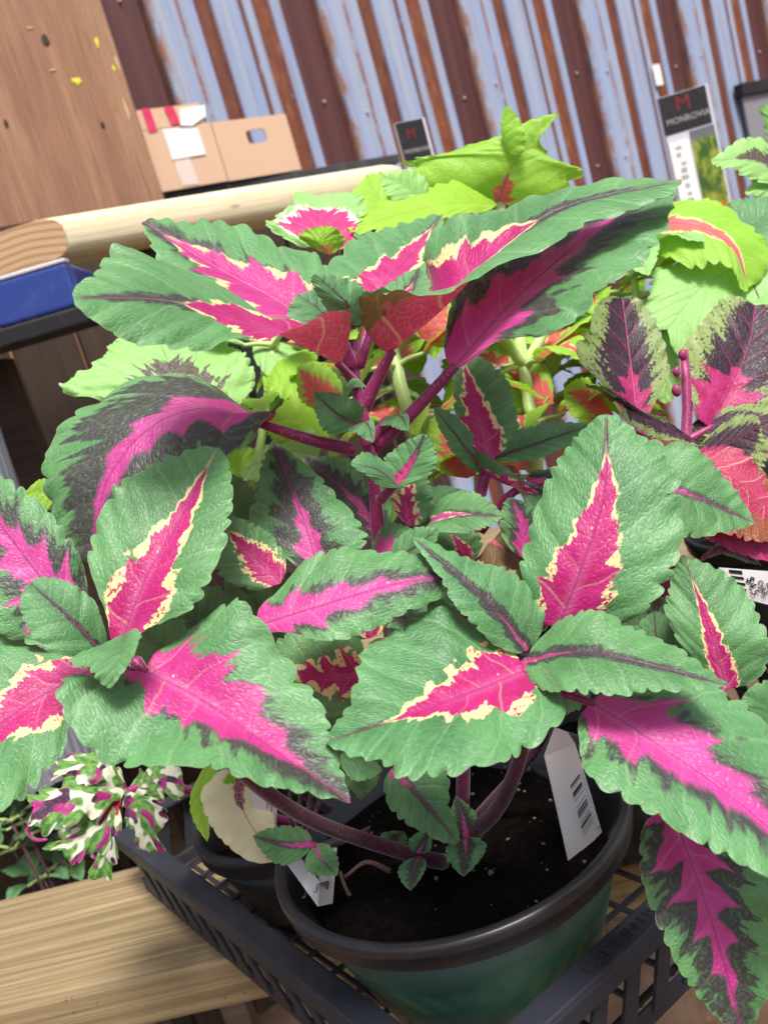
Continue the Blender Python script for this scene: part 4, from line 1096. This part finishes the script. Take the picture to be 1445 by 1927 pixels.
S([(926, 868, 46), (905, 790, 47), (868, 670, 49)], [(.1, (898, 850, 46), (950, 852, 46)), (.36, (858, 790, 47), (978, 800, 46.6)), (.66, (852, 720, 48), (955, 715, 48))], 'A', [(912, 900, 46.5)], pw=.115, cw=.05, dw=.0, pe=.92, scal=13, p=.5, q=.5)
S([(930, 862, 46), (1000, 838, 45.6), (1110, 800, 46)], [(.4, (1000, 800, 46.6), (1030, 858, 45.2))], 'S', scal=13, pw=.0, dw=.03)
S([(916, 895, 46), (960, 915, 44.6), (1045, 935, 43.4)], [(.3, (905, 848, 45.6), (970, 878, 44.8)), (.6, (990, 905, 44), (1000, 960, 43))], 'C', [(905, 930, 46.4)], pw=.16, scal=11)
S([(912, 890, 46.4), (870, 835, 45.6), (815, 765, 45)], [(.4, (880, 805, 46.4), (850, 850, 45.2))], 'S', scal=12)
S([(812, 980, 42.4), (860, 968, 41.6), (946, 972, 41)], [(.12, (810, 950, 42.6), (800, 1000, 42)), (.42, (880, 922, 42), (880, 1002, 40.8))], 'D', pw=.05, dw=.08, scal=12, cw=.02)
S([(770, 990, 44.6), (830, 940, 44.4), (880, 925, 44.4)], [(.4, (800, 925, 44.8), (850, 980, 43.8))], 'N', scal=10)
S([(985, 1050, 43), (985, 990, 43), (960, 935, 43.4)], [(.4, (940, 985, 43), (1030, 985, 42.6))], 'D', pw=.12, dw=.3, pe=.95, scal=10)
S([(880, 1060, 44), (860, 1020, 44), (830, 990, 44)], [(.4, (905, 1010, 44), (825, 1040, 43.4))], 'A', pw=.15, scal=9)
S([(905, 1040, 45), (930, 1020, 44.6), (985, 1070, 44)], [(.4, (960, 1000, 45), (910, 1060, 44))], 'D', flip=True, scal=9)
tube('leaf_stalk', [D((905, 1000, 46)), D((960, 930, 45)), D((1030, 905, 44.4))], .0026, .0022, M['stem'], plant, 8, 8)
S([(1190, 930, 42), (1280, 925, 42), (1420, 985, 42)], [(.2, (1210, 830, 43.4), (1190, 1000, 41)), (.5, (1320, 850, 43), (1270, 1010, 41))], 'D', pw=.03, dw=.06, pe=.6, scal=12)
S([(1110, 1280, 41), (1060, 1300, 41), (1010, 1340, 41)], [(.4, (1050, 1250, 42), (1080, 1340, 40))], 'S', scal=10)
S([(1290, 1290, 42), (1240, 1220, 43), (1230, 1150, 44)], [(.4, (1190, 1220, 43), (1290, 1190, 43))], 'S', scal=10)
S([(850, 1230, 44), (800, 1180, 44), (720, 1160, 44)], [(.4, (800, 1120, 44.6), (780, 1240, 43))], 'D', scal=11)
for a_ in (([(345, 1300, 40), (290, 1205, 39.4), (215, 1130, 39.4)], (.4, (345, 1165, 40), (225, 1240, 39)), 'N'),
           ([(490, 1270, 42), (390, 1190, 41.6), (300, 1120, 41.6)], (.4, (470, 1120, 42.4), (330, 1250, 41)), 'N'),
           ([(590, 1230, 43), (500, 1150, 42.6), (425, 1075, 42.4)], (.4, (560, 1085, 43.4), (455, 1190, 42)), 'N'),
           ([(610, 1300, 43.5), (520, 1270, 43), (430, 1180, 42.6)], (.4, (540, 1180, 43.6), (480, 1310, 42.4)), 'D'),
           ([(480, 1010, 45), (440, 960, 45), (430, 890, 45.4)], (.4, (495, 940, 45.4), (420, 980, 44.6)), 'N'),
           ([(700, 1330, 44), (640, 1380, 43.4), (590, 1440, 43)], (.4, (600, 1350, 43.6), (690, 1430, 43)), 'D'),
           ([(900, 1140, 45), (850, 1090, 45), (780, 1060, 45)], (.4, (870, 1040, 45.4), (820, 1130, 44.6)), 'D'),
           ([(1180, 1280, 44), (1220, 1200, 44), (1240, 1120, 44.6)], (.4, (1160, 1180, 44.4), (1280, 1200, 44)), 'D'),
           ([(990, 900, 47), (1050, 930, 46), (1110, 990, 45.4)], (.4, (1060, 890, 46.6), (1030, 980, 45)), 'D')):
    S(a_[0], [a_[1]], a_[2], scal=11)
# --- low shoots over the soil
S([(738, 1445, 46), (790, 1500, 45.1), (862, 1586, 44.3)], [(.36, (838, 1450, 45.9), (738, 1530, 44.5)), (.7, (850, 1530, 45.1), (800, 1570, 44.3))], 'D', p=.5, q=.7, pw=.06, pe=.3, dw=.05, scal=9)
S([(588, 1590, 45.7), (540, 1590, 45.3), (476, 1573, 45.1)], [(.42, (545, 1553, 45.7), (525, 1628, 44.7))], 'D', [(610, 1600, 46.1)], pw=.05, dw=.08, scal=8)
S([(592, 1590, 45.7), (602, 1612, 45.3), (634, 1648, 44.9)], [(.42, (632, 1602, 45.3), (578, 1640, 44.9))], 'D', pw=.05, dw=.06, scal=7)
S([(788, 1612, 46.5), (778, 1640, 45.9), (772, 1676, 45.5)], [(.45, (748, 1640, 45.9), (800, 1638, 45.9))], 'D', pw=.01, dw=.3, scal=7)
S([(786, 1606, 46.5), (795, 1590, 46.3), (808, 1560, 46.3)], [(.45, (770, 1578, 46.5), (812, 1594, 46.1))], 'D', dw=.2, scal=7)
S([(876, 1576, 45.9), (876, 1610, 45.1), (872, 1650, 44.7)], [(.45, (838, 1606, 45.1), (915, 1598, 45.1))], 'D', [(890, 1560, 46.5)], pw=.05, pe=.5, dw=.28, scal=8)
S([(876, 1570, 45.9), (872, 1540, 46.1), (858, 1498, 46.5)], [(.45, (846, 1545, 46.1), (898, 1535, 45.9))], 'D', pw=.06, dw=.28, scal=8)
S([(730, 1600, 48.5), (745, 1575, 48.1), (760, 1565, 47.5)], [(.45, (715, 1570, 48.5), (765, 1590, 47.5))], 'D', scal=7)
S([(660, 1450, 42), (690, 1480, 42), (680, 1505, 42)], [(.4, (650, 1480, 42), (710, 1450, 42))], 'N', scal=8)
S([(640, 1420, 40), (680, 1440, 40), (720, 1450, 40)], [(.45, (690, 1420, 40.4), (670, 1470, 39.6))], 'N', scal=8)
# dried remains on the soil
for (a, b, c) in (((640, 1640, 49), (655, 1680, 48.6), (700, 1735, 48)), ((650, 1650, 49), (690, 1622, 48.6), (735, 1640, 48.4)), ((700, 1730, 47.8), (750, 1722, 47.8), (800, 1725, 47.8))):
    tube('dried_stalk', [D(a), D(b), D(c)], .0010, .0014, M['dry'], plant, 8, 6)
for (x, y) in ((700, 1735), (755, 1728), (790, 1735), (620, 1660)):
    b = D((x, y, 47.5)); d_ = Vector((random.uniform(-1, 1), random.uniform(-1, 1), .1))
    o = aleaf(plant, b, d_, .018, .35, droop=.2, kind='N', mat='main', wave=.3, scal=5); o.data.materials[0] = M['dry']; o.name = 'dried_leaf'

# ------------------------------------------------------------------ neighbouring plants
def xy(x, y, d): v = P(x, y, d / 100.0); return Vector((v.x, v.y, 0))
def trayspot(s, t): return tc + a1 * s + a2 * t
def stem_to(plantE, base, pts, r0=.0045, r1=.0028, mat='stem_lime', n=16):
    return tube('stem', [base] + [D(p) for p in pts], r0, r1, M[mat], plantE, n, 10, .5)
def whorl(pl, pt, az, L, n=2, mat='lime', kind='N', pet=.02, wd=.32, tilt=.25, droop=.3, rnd=random, pm='stem_lime', **kw):
    for k in range(n):
        a = az + 2 * math.pi * k / n + rnd.uniform(-.25, .25)
        d = Vector((math.cos(a), math.sin(a), tilt + rnd.uniform(-.15, .15)))
        l = L * rnd.uniform(.85, 1.15) * (0.62 if d.y < -0.2 else 1.0)
        aleaf(pl, pt, d, l, wd * rnd.uniform(.9, 1.1), droop=droop, fold=.2, kind=kind, mat=mat, pet=pet, pm=pm, scal=10, nu=50, **kw)
def potted(name, label, spot, rr=.082, rim=.11, intray=True):
    global PB
    keep = PB
    if not intray: PB = SZ
    make_pot(Vector((spot.x, spot.y, 0)), SZ + rim, rr, 'potblack', 'plant_pot', label, None, .02, 'potblack', False)
    PB = keep
    return Vector((spot.x, spot.y, SZ + rim - .024))

# lime plant behind, two stems
spot = trayspot(.300, .315)
b0 = potted('p', 'black pot at the back of the tray under the lime coleus', spot, .08)
lim = empty('lime_coleus', b0); tag(lim, 'tall lime green coleus with pink leaf bases behind the magenta coleus', 'plant')
stem_to(lim, b0 + Vector((.02, 0, 0)), [(1010, 900, 58), (1000, 800, 58), (985, 690, 59), (965, 560, 62), (945, 430, 64), (940, 370, 64.5)], .0062, .004)
stem_to(lim, b0 - Vector((.03, .01, 0)), [(800, 900, 55), (775, 800, 55.5), (745, 690, 57), (730, 570, 60), (720, 480, 62)], .006, .004)
for st in ([(985, 690, 59), (960, 650, 58.5), (925, 610, 58)], [(987, 690, 59), (1010, 650, 59), (1035, 600, 59.5)], [(985, 690, 59), (975, 640, 59)]):
    tube('branch', [D(p) for p in st], .0045, .003, M['stem_lime'], lim, 6, 8)
L_ = lambda *a, **k: pleaf(lim, *a, **k)
L_([(938, 378, 64), (955, 330, 62.5), (985, 285, 62), (1052, 212, 61.5)], [(.2, (820, 372, 63), (1030, 385, 63)), (.45, (755, 310, 64), (1100, 328, 63)), (.62, (850, 282, 63.4), (1030, 292, 62.6)), (.8, (955, 250, 62.4), (1012, 262, 61.6))], 'X', mat='lime', pm='stem_lime', pw=.10, pe=.30, dw=.0, p=.45, q=.5, scal=12, bow=.1)
L_([(960, 290, 61.5), (948, 250, 61.2), (950, 198, 61)], [(.4, (942, 250, 61.4), (990, 262, 60.8))], 'N', mat='lime', scal=6, p=.5, q=.7)
L_([(935, 385, 63), (830, 385, 59), (650, 430, 56)], [(.35, (840, 340, 62), (835, 412, 56.5)), (.65, (730, 375, 60), (725, 440, 55))], 'N', mat='lime', scal=13, flip=False)
L_([(790, 440, 61), (720, 380, 61), (690, 330, 62)], [(.4, (770, 345, 62.4), (668, 410, 60))], 'N', mat='lime', scal=10)
L_([(800, 380, 60), (760, 350, 59.5), (715, 330, 59)], [(.4, (790, 325, 60), (745, 385, 59))], 'N', mat='pale', scal=8)
L_([(620, 480, 52), (600, 455, 51.5), (610, 425, 51.5)], [(.45, (562, 445, 52), (645, 440, 51.5))], 'X', mat='lime', pw=.2, pe=.4, dw=.0, scal=8)
L_([(620, 470, 55), (600, 430, 56), (595, 368, 58)], [(.3, (500, 428, 56), (672, 438, 56)), (.62, (548, 380, 57.4), (690, 385, 57.6))], 'A', mat='pale', pw=.42, pe=.72, cw=.12, dw=0., p=.4, q=.35, scal=11, jag=.35)
for (x, y, d, az, kk) in ((985, 690, 59, .4, 'X'), (745, 690, 57, 1.3, 'N'), (775, 800, 55.5, .2, 'X'), (1000, 800, 58, 1.5, 'X'), (800, 900, 55, .9, 'X'), (965, 560, 62, .9, 'X'), (730, 570, 60, .2, 'X'), (1010, 900, 58, .1, 'X')):
    whorl(lim, D((x, y, d)), az, .075, 4, 'lime', kk, pw=.11, pe=.8, dw=.0, cw=.03, tilt=.15)
for k_, pts_ in enumerate(([(900, 900, 63), (880, 760, 64), (870, 640, 66), (860, 560, 67)], [(1100, 900, 64), (1110, 760, 65), (1120, 640, 66), (1120, 560, 67)], [(650, 900, 60), (640, 780, 61), (630, 660, 63)])):
    stem_to(lim, b0 + Vector((-.02 + .02 * k_, .02, 0)), pts_, .0045, .003)
    for j_, (x, y, d) in enumerate(pts_[1:]):
        whorl(lim, D((x, y, d)), .5 * j_ + k_, .075, 5, 'lime' if (j_ + k_) % 2 else 'pale', 'X', pw=.10, pe=.7, dw=.0, cw=.03, tilt=.1)
# coral leaves low in the lime plant
for spec in (([(1040, 760, 60), (990, 720, 60), (950, 690, 61)], [(.4, (1010, 670, 61), (960, 770, 59))]), ([(880, 900, 52), (850, 830, 52.4), (820, 780, 53)], [(.4, (790, 850, 52.6), (900, 840, 52))]),
             ([(800, 640, 56), (820, 610, 55.6), (845, 560, 56)], [(.4, (785, 600, 56), (850, 640, 55.4))]), ([(1160, 800, 56), (1120, 760, 56), (1060, 735, 56)], [(.4, (1110, 715, 57), (1090, 800, 55))]),
             ([(1030, 660, 60), (1080, 640, 60), (1130, 640, 60)], [(.4, (1075, 615, 61), (1085, 660, 59))]), ([(640, 760, 52), (600, 740, 52), (560, 690, 52.5)], [(.4, (620, 690, 53), (570, 760, 52))])):
    L_(spec[0], spec[1], 'X', mat='lime', pw=.26, pe=.95, dw=0., jag=.4, scal=9)

# lime plant at the right with the arched leaf
spot = trayspot(.36, .53); b1 = potted('p', 'black pot under the arched lime leaf', spot, .075, .11, False)
lr = empty('lime_coleus', b1); tag(lr, 'lime coleus with an arched pink centred leaf beside the plant sign', 'plant')
stem_to(lr, b1, [(1230, 900, 64), (1210, 700, 64), (1190, 500, 64), (1180, 440, 63)], .005, .003)
R_ = lambda *a, **k: pleaf(lr, *a, **k)
R_([(1180, 440, 63), (1280, 420, 60), (1370, 455, 58.5), (1408, 540, 58)], [(.1, (1200, 405, 64), (1190, 470, 62)), (.42, (1330, 376, 62), (1290, 500, 58)), (.72, (1442, 450, 59.5), (1370, 505, 57.4))], 'X', mat='lime', pw=.075, pe=.98, cw=.03, dw=.04, jag=.3, soft=.004, p=.45, q=.5, scal=13, pb=.8)
R_([(1200, 520, 64), (1230, 470, 64.5), (1260, 400, 66)], [(.4, (1190, 450, 65), (1290, 470, 64))], 'N', mat='lime', scal=10)
for (x, y, d, az) in ((1190, 520, 64, 1.2), (1210, 700, 64, .3), (1200, 620, 64, 2.0)):
    whorl(lr, D((x, y, d)), az, .085, 6, 'pale' if az > 1 else 'lime', 'X', pw=.06, pe=.8, dw=0.)

# plain green plant right
spot = trayspot(.20, .60); b2 = potted('p', 'black pot under the broad plain green leaves', spot, .08, .11, False)
gp = empty('green_coleus', b2); tag(gp, 'coleus with broad plain green leaves behind the maroon leaves', 'plant')
stem_to(gp, b2, [(1400, 900, 62), (1390, 700, 62), (1380, 560, 62), (1420, 430, 63)], .005, .003)
G_ = lambda *a, **k: pleaf(gp, *a, **k)
G_([(1395, 500, 60), (1320, 540, 58.5), (1255, 620, 57.5)], [(.3, (1240, 500, 60), (1400, 640, 57)), (.62, (1215, 570, 58.6), (1320, 670, 56.6))], 'N', mat='pale', p=.45, q=.5, scal=16, sdep=0.068)
G_([(1400, 490, 60), (1430, 570, 58), (1470, 680, 57)], [(.4, (1330, 600, 58), (1520, 560, 58))], 'N', mat='pale', dw=.012, scal=14)
G_([(1300, 600, 60), (1260, 660, 58.5), (1250, 760, 58)], [(.4, (1200, 670, 59), (1310, 690, 58))], 'N', mat='pale', scal=12)
G_([(1380, 480, 62), (1420, 420, 62), (1480, 380, 62)], [(.4, (1370, 385, 63.4), (1470, 450, 60.6))], 'N', mat='main', scal=11)
G_([(1240, 560, 60), (1190, 600, 59.4), (1150, 680, 59)], [(.4, (1150, 590, 60), (1215, 660, 59))], 'N', mat='pale', scal=11)
for (x, y, d, az) in ((1390, 700, 62, 1.2), (1385, 620, 62, .3), (1400, 850, 62, .8)):
    whorl(gp, D((x, y, d)), az, .085, 6, 'pale', 'N')
# pale plant with maroon centre at the upper right
spot = trayspot(.30, .76); b3 = potted('p', 'black pot of the pale coleus with maroon leaf centres', spot, .075, .11, False)
pm_ = empty('pale_coleus', b3); tag(pm_, 'pale green coleus with maroon leaf centres beside the plant sign', 'plant')
stem_to(pm_, b3, [(1560, 700, 68), (1530, 500, 68), (1500, 340, 68)], .005, .003)
pleaf(pm_, [(1500, 345, 68), (1430, 300, 66), (1336, 303, 65)], [(.38, (1440, 262, 67.4), (1420, 340, 64.6))], 'X', mat='pale', pw=.0, dw=.17, de=.75, scal=9, soft=.004)
pleaf(pm_, [(1500, 350, 68), (1450, 350, 66), (1400, 362, 65)], [(.4, (1450, 325, 66.6), (1440, 372, 65))], 'N', mat='pale', scal=8)
pleaf(pm_, [(1500, 330, 68), (1465, 240, 67), (1425, 205, 66.6)], [(.4, (1480, 215, 67), (1440, 250, 67))], 'N', mat='pale', scal=8)

FLIPM = False
# maroon plant right
spot = trayspot(.108, .258); b4 = potted('p', 'black pot beside the green pot holding the maroon coleus', spot, .074, .085)
mp = empty('maroon_coleus', b4); tag(mp, 'dark maroon coleus with mottled green leaf borders beside the price tag', 'plant')
stem_to(mp, b4, [(1240, 1150, 51), (1270, 950, 51), (1290, 820, 51.5), (1292, 740, 52), (1285, 660, 52.4)], .0055, .003, 'stem')
Q_ = lambda *a, **k: pleaf(mp, *a, mat='maroon', **k)
Q_([(1198, 812, 50.5), (1192, 740, 52), (1180, 640, 53.6), (1170, 560, 54.5)], [(.10, (1165, 775, 50.5), (1225, 775, 51)), (.4, (1085, 665, 51), (1262, 690, 53)), (.72, (1110, 610, 52.6), (1235, 610, 54))], 'X', [(1280, 850, 51.5)], pm='stem', pw=.12, pe=.5, p=.5, q=.45, scal=12, sdep=0.068, bow=-.05, flip=FLIPM)
Q_([(1175, 760, 49), (1220, 790, 48.6), (1330, 840, 48.6)], [(.4, (1120, 730, 49.2), (1210, 815, 48))], 'N', scal=11, wave=.08)
Q_([(1335, 805, 51.5), (1375, 730, 52.6), (1410, 640, 54), (1420, 575, 55)], [(.08, (1300, 760, 51.6), (1400, 800, 51.4)), (.36, (1272, 680, 52.6), (1490, 740, 52)), (.7, (1330, 592, 54.4), (1500, 620, 54))], 'X', [(1290, 830, 51.5)], pm='stem', pw=.19, pe=.5, p=.4, q=.4, scal=14, sdep=0.054, flip=FLIPM)
Q_([(1300, 860, 49.5), (1370, 835, 48.6), (1430, 800, 48)], [(.4, (1390, 780, 49.6), (1420, 905, 47.6))], 'X', pw=.1, pe=.5, scal=11)
Q_([(1300, 870, 48), (1380, 900, 46.6), (1500, 1010, 46)], [(.35, (1400, 850, 47.4), (1330, 985, 46))], 'N', scal=13, flip=True, pw=.3, pe=.8, jag=.2)
Q_([(1260, 960, 48), (1340, 990, 47), (1480, 1060, 46.4)], [(.4, (1400, 960, 47.4), (1360, 1030, 46.6))], 'X', [(1272, 950, 50)], pm='stem', pw=.5, pe=1.2, jag=.2, scal=10)
Q_([(1300, 850, 50), (1240, 850, 49.4), (1180, 840, 49.6)], [(.4, (1240, 820, 50), (1250, 885, 49))], 'N', scal=10, flip=True)
Q_([(1300, 800, 52), (1420, 800, 50.6), (1500, 830, 50)], [(.4, (1410, 760, 51.6), (1420, 850, 49.8))], 'N', scal=10)
for (x, y, r) in ((1284, 668, .0028), (1272, 700, .0024), (1272, 735, .003)):
    bm = bmesh.new(); bmesh.ops.create_uvsphere(bm, u_segments=12, v_segments=8, radius=r)
    for v in bm.verts: v.co.z *= 1.3
    bm_obj('leaf_bud', bm, M['stem'], mp, True, Matrix.Translation(D((x, y, 51))))
for (x, y, d, az) in ((1270, 960, 51, .4), (1250, 1080, 51, 1.4)):
    whorl(mp, D((x, y, d)), az, .065, 3, 'maroon', 'X', pm='stem', pw=.12, pe=.6)

# pale plant with star at the left
spot = trayspot(.40, .16); b5 = potted('p', 'black pot under the pale leaf with purple star', spot, .075, .11, False)
ps = empty('pale_coleus', b5); tag(ps, 'pale lime coleus with a purple star leaf before the plank screen', 'plant')
stem_to(ps, b5, [(470, 1000, 62), (480, 900, 60), (500, 780, 59), (510, 690, 59), (520, 620, 60)], .005, .003)
A_ = lambda *a, **k: pleaf(ps, *a, **k)
A_([(400, 790, 55), (340, 730, 56), (300, 640, 58)], [(.35, (115, 730, 55), (478, 690, 58)), (.65, (200, 668, 57), (430, 640, 59.5))], 'B', mat='pale', pw=0., dw=.42, de=.72, p=.4, q=.35, scal=15, sdep=0.068, jag=1, soft=.003)
A_([(500, 690, 59), (545, 680, 58), (580, 740, 57)], [(.4, (590, 660, 59), (520, 745, 57))], 'N', mat='lime', scal=10)
A_([(480, 640, 60), (520, 680, 58.6), (560, 745, 58)], [(.4, (575, 670, 59.4), (495, 700, 58.4))], 'N', mat='pale', scal=11)
A_([(620, 830, 56), (560, 790, 55), (500, 800, 54)], [(.4, (580, 740, 56), (540, 850, 54))], 'N', mat='lime', scal=11)
A_([(600, 860, 55), (540, 850, 54), (450, 890, 53)], [(.4, (560, 800, 55), (530, 905, 53))], 'N', mat='pale', scal=12)
A_([(440, 770, 56), (410, 760, 55), (380, 740, 54.6)], [(.4, (415, 730, 56), (430, 790, 54.6))], 'N', mat='lime', scal=9)
A_([(460, 910, 57), (430, 870, 57), (400, 820, 57.5)], [(.4, (480, 850, 58), (400, 900, 56.6))], 'N', mat='lime', scal=9)
A_([(100, 935, 50), (70, 925, 50), (40, 935, 50)], [(.4, (85, 900, 50), (80, 960, 50))], 'N', mat='lime', scal=8)
tube('branch', [D((470, 1000, 60)), D((450, 960, 58)), D((465, 905, 57)), D((500, 870, 56))], .003, .002, M['stem_lime'], ps, 8, 8)
for (x, y, d, az) in ((500, 780, 59, .5), (480, 900, 60, 1.4), (515, 650, 59, 1.0)):
    whorl(ps, D((x, y, d)), az, .06, 3, 'pale' if az > .6 else 'lime', 'N')

# splashed frilly plant hanging over the tray corner
spot = trayspot(.268, .085); b6 = potted('p', 'black pot holding the frilly splashed coleus at the tray corner', spot, .074, .082)
sp = empty('frilly_coleus', b6); tag(sp, 'small frilly coleus splashed white, green and purple over the tray corner', 'plant')
tube('stem', [b6, D((330, 1480, 56)), D((280, 1470, 54)), D((240, 1490, 53))], .004, .0025, M['stem'], sp, 10, 8)
F_ = lambda *a, **k: pleaf(sp, *a, mat='splash', **k)
F_([(235, 1490, 53), (160, 1500, 51.6), (64, 1520, 51)], [(.35, (150, 1455, 53), (165, 1548, 50.6)), (.7, (80, 1478, 52), (90, 1572, 50.4))], 'N', pw=.0, lobes=4, wave=.13, p=.5, q=.35, scal=9)
F_([(228, 1488, 53), (180, 1555, 51.4), (118, 1600, 50.6)], [(.4, (130, 1540, 51.4), (215, 1590, 51)), (.7, (95, 1580, 51), (165, 1620, 50.6))], 'N', pw=.05, pe=.5, lobes=3, wave=.12, p=.5, q=.35, scal=9)
F_([(225, 1495, 52.8), (205, 1570, 51.4), (195, 1650, 50.8)], [(.35, (160, 1570, 51.4), (228, 1560, 51.2)), (.75, (165, 1630, 51), (222, 1630, 50.8))], 'N', pw=.10, pe=.3, lobes=3, wave=.12, p=.5, q=.3, scal=9)
F_([(240, 1490, 52.8), (262, 1530, 51.4), (290, 1600, 51)], [(.35, (232, 1540, 51.4), (312, 1510, 51.6)), (.75, (255, 1590, 51), (310, 1585, 51))], 'N', pw=.0, lobes=3, wave=.12, p=.5, q=.3, scal=9)
F_([(240, 1480, 53.4), (190, 1440, 53), (110, 1440, 52.6)], [(.4, (190, 1405, 54), (170, 1480, 52)), (.7, (130, 1420, 53.4), (110, 1470, 52))], 'N', lobes=3, wave=.13, p=.5, q=.35, scal=9)
F_([(245, 1485, 53.4), (295, 1470, 53), (345, 1470, 52.6)], [(.4, (285, 1430, 54), (300, 1510, 52.4))], 'N', lobes=3, wave=.13, p=.5, q=.35, scal=9)
tube('leaf_stalk', [D((70, 1540, 51)), D((52, 1560, 51)), D((66, 1580, 51)), D((90, 1580, 50.8))], .0014, .001, M['stem'], sp, 8, 6)
# cream leaved plant inside the tray
b7 = b6 + Vector((.045, -.025, 0))
cp = empty('cream_coleus', b7); tag(cp, 'cream leaved coleus with maroon blotch behind the folded white tag', 'plant')
tube('stem', [b7, D((520, 1460, 50)), D((500, 1420, 49))], .0035, .0025, M['stem_dark'], cp, 8, 8)
pleaf(cp, [(490, 1430, 48), (450, 1500, 46.6), (515, 1622, 45.8)], [(.35, (378, 1490, 47), (520, 1470, 47.4)), (.7, (415, 1580, 46.2), (520, 1560, 46.4))], 'X', mat='cream', pw=.0, dw=.09, de=.5, p=.4, q=.4, scal=11, sdep=0.054)
pleaf(cp, [(400, 1420, 49), (375, 1500, 48.4), (390, 1584, 48)], [(.4, (358, 1500, 48.4), (402, 1505, 48))], 'N', mat='lime', scal=9)
pleaf(cp, [(480, 1430, 48), (440, 1450, 47), (420, 1470, 46.6)], [(.4, (455, 1435, 47.4), (440, 1475, 47))], 'N', mat='lime', scal=7)
for k in range(4):
    tube('dry_stalk', [b7 + Vector((.01 * k, 0, 0)), D((560 + 8 * k, 1600, 47)), D((545 + 22 * k, 1480, 47))], .002, .0012, M['stem_dark'], cp, 6, 6)
# small weeds growing under the bench
wq = P(110, 1600, 1.05)
we = empty('weed_clump', Vector((wq.x, wq.y, 0))); tag(we, 'shaded green weeds growing up under the bench board', 'plant')
wr_ = random.Random(5)
for k in range(7):
    top = P(wr_.uniform(20, 200), wr_.uniform(1540, 1660), wr_.uniform(.98, 1.12))
    tube('stem', [Vector((wq.x + wr_.uniform(-.04, .04), wq.y + wr_.uniform(-.04, .04), 0)), (Vector((wq.x, wq.y, 0)) + top) / 2, top], .003, .0015, M['stem_dark'], we, 8, 6)
    whorl(we, top, wr_.uniform(0, 6), .06, 4, 'main', 'N', rnd=wr_)
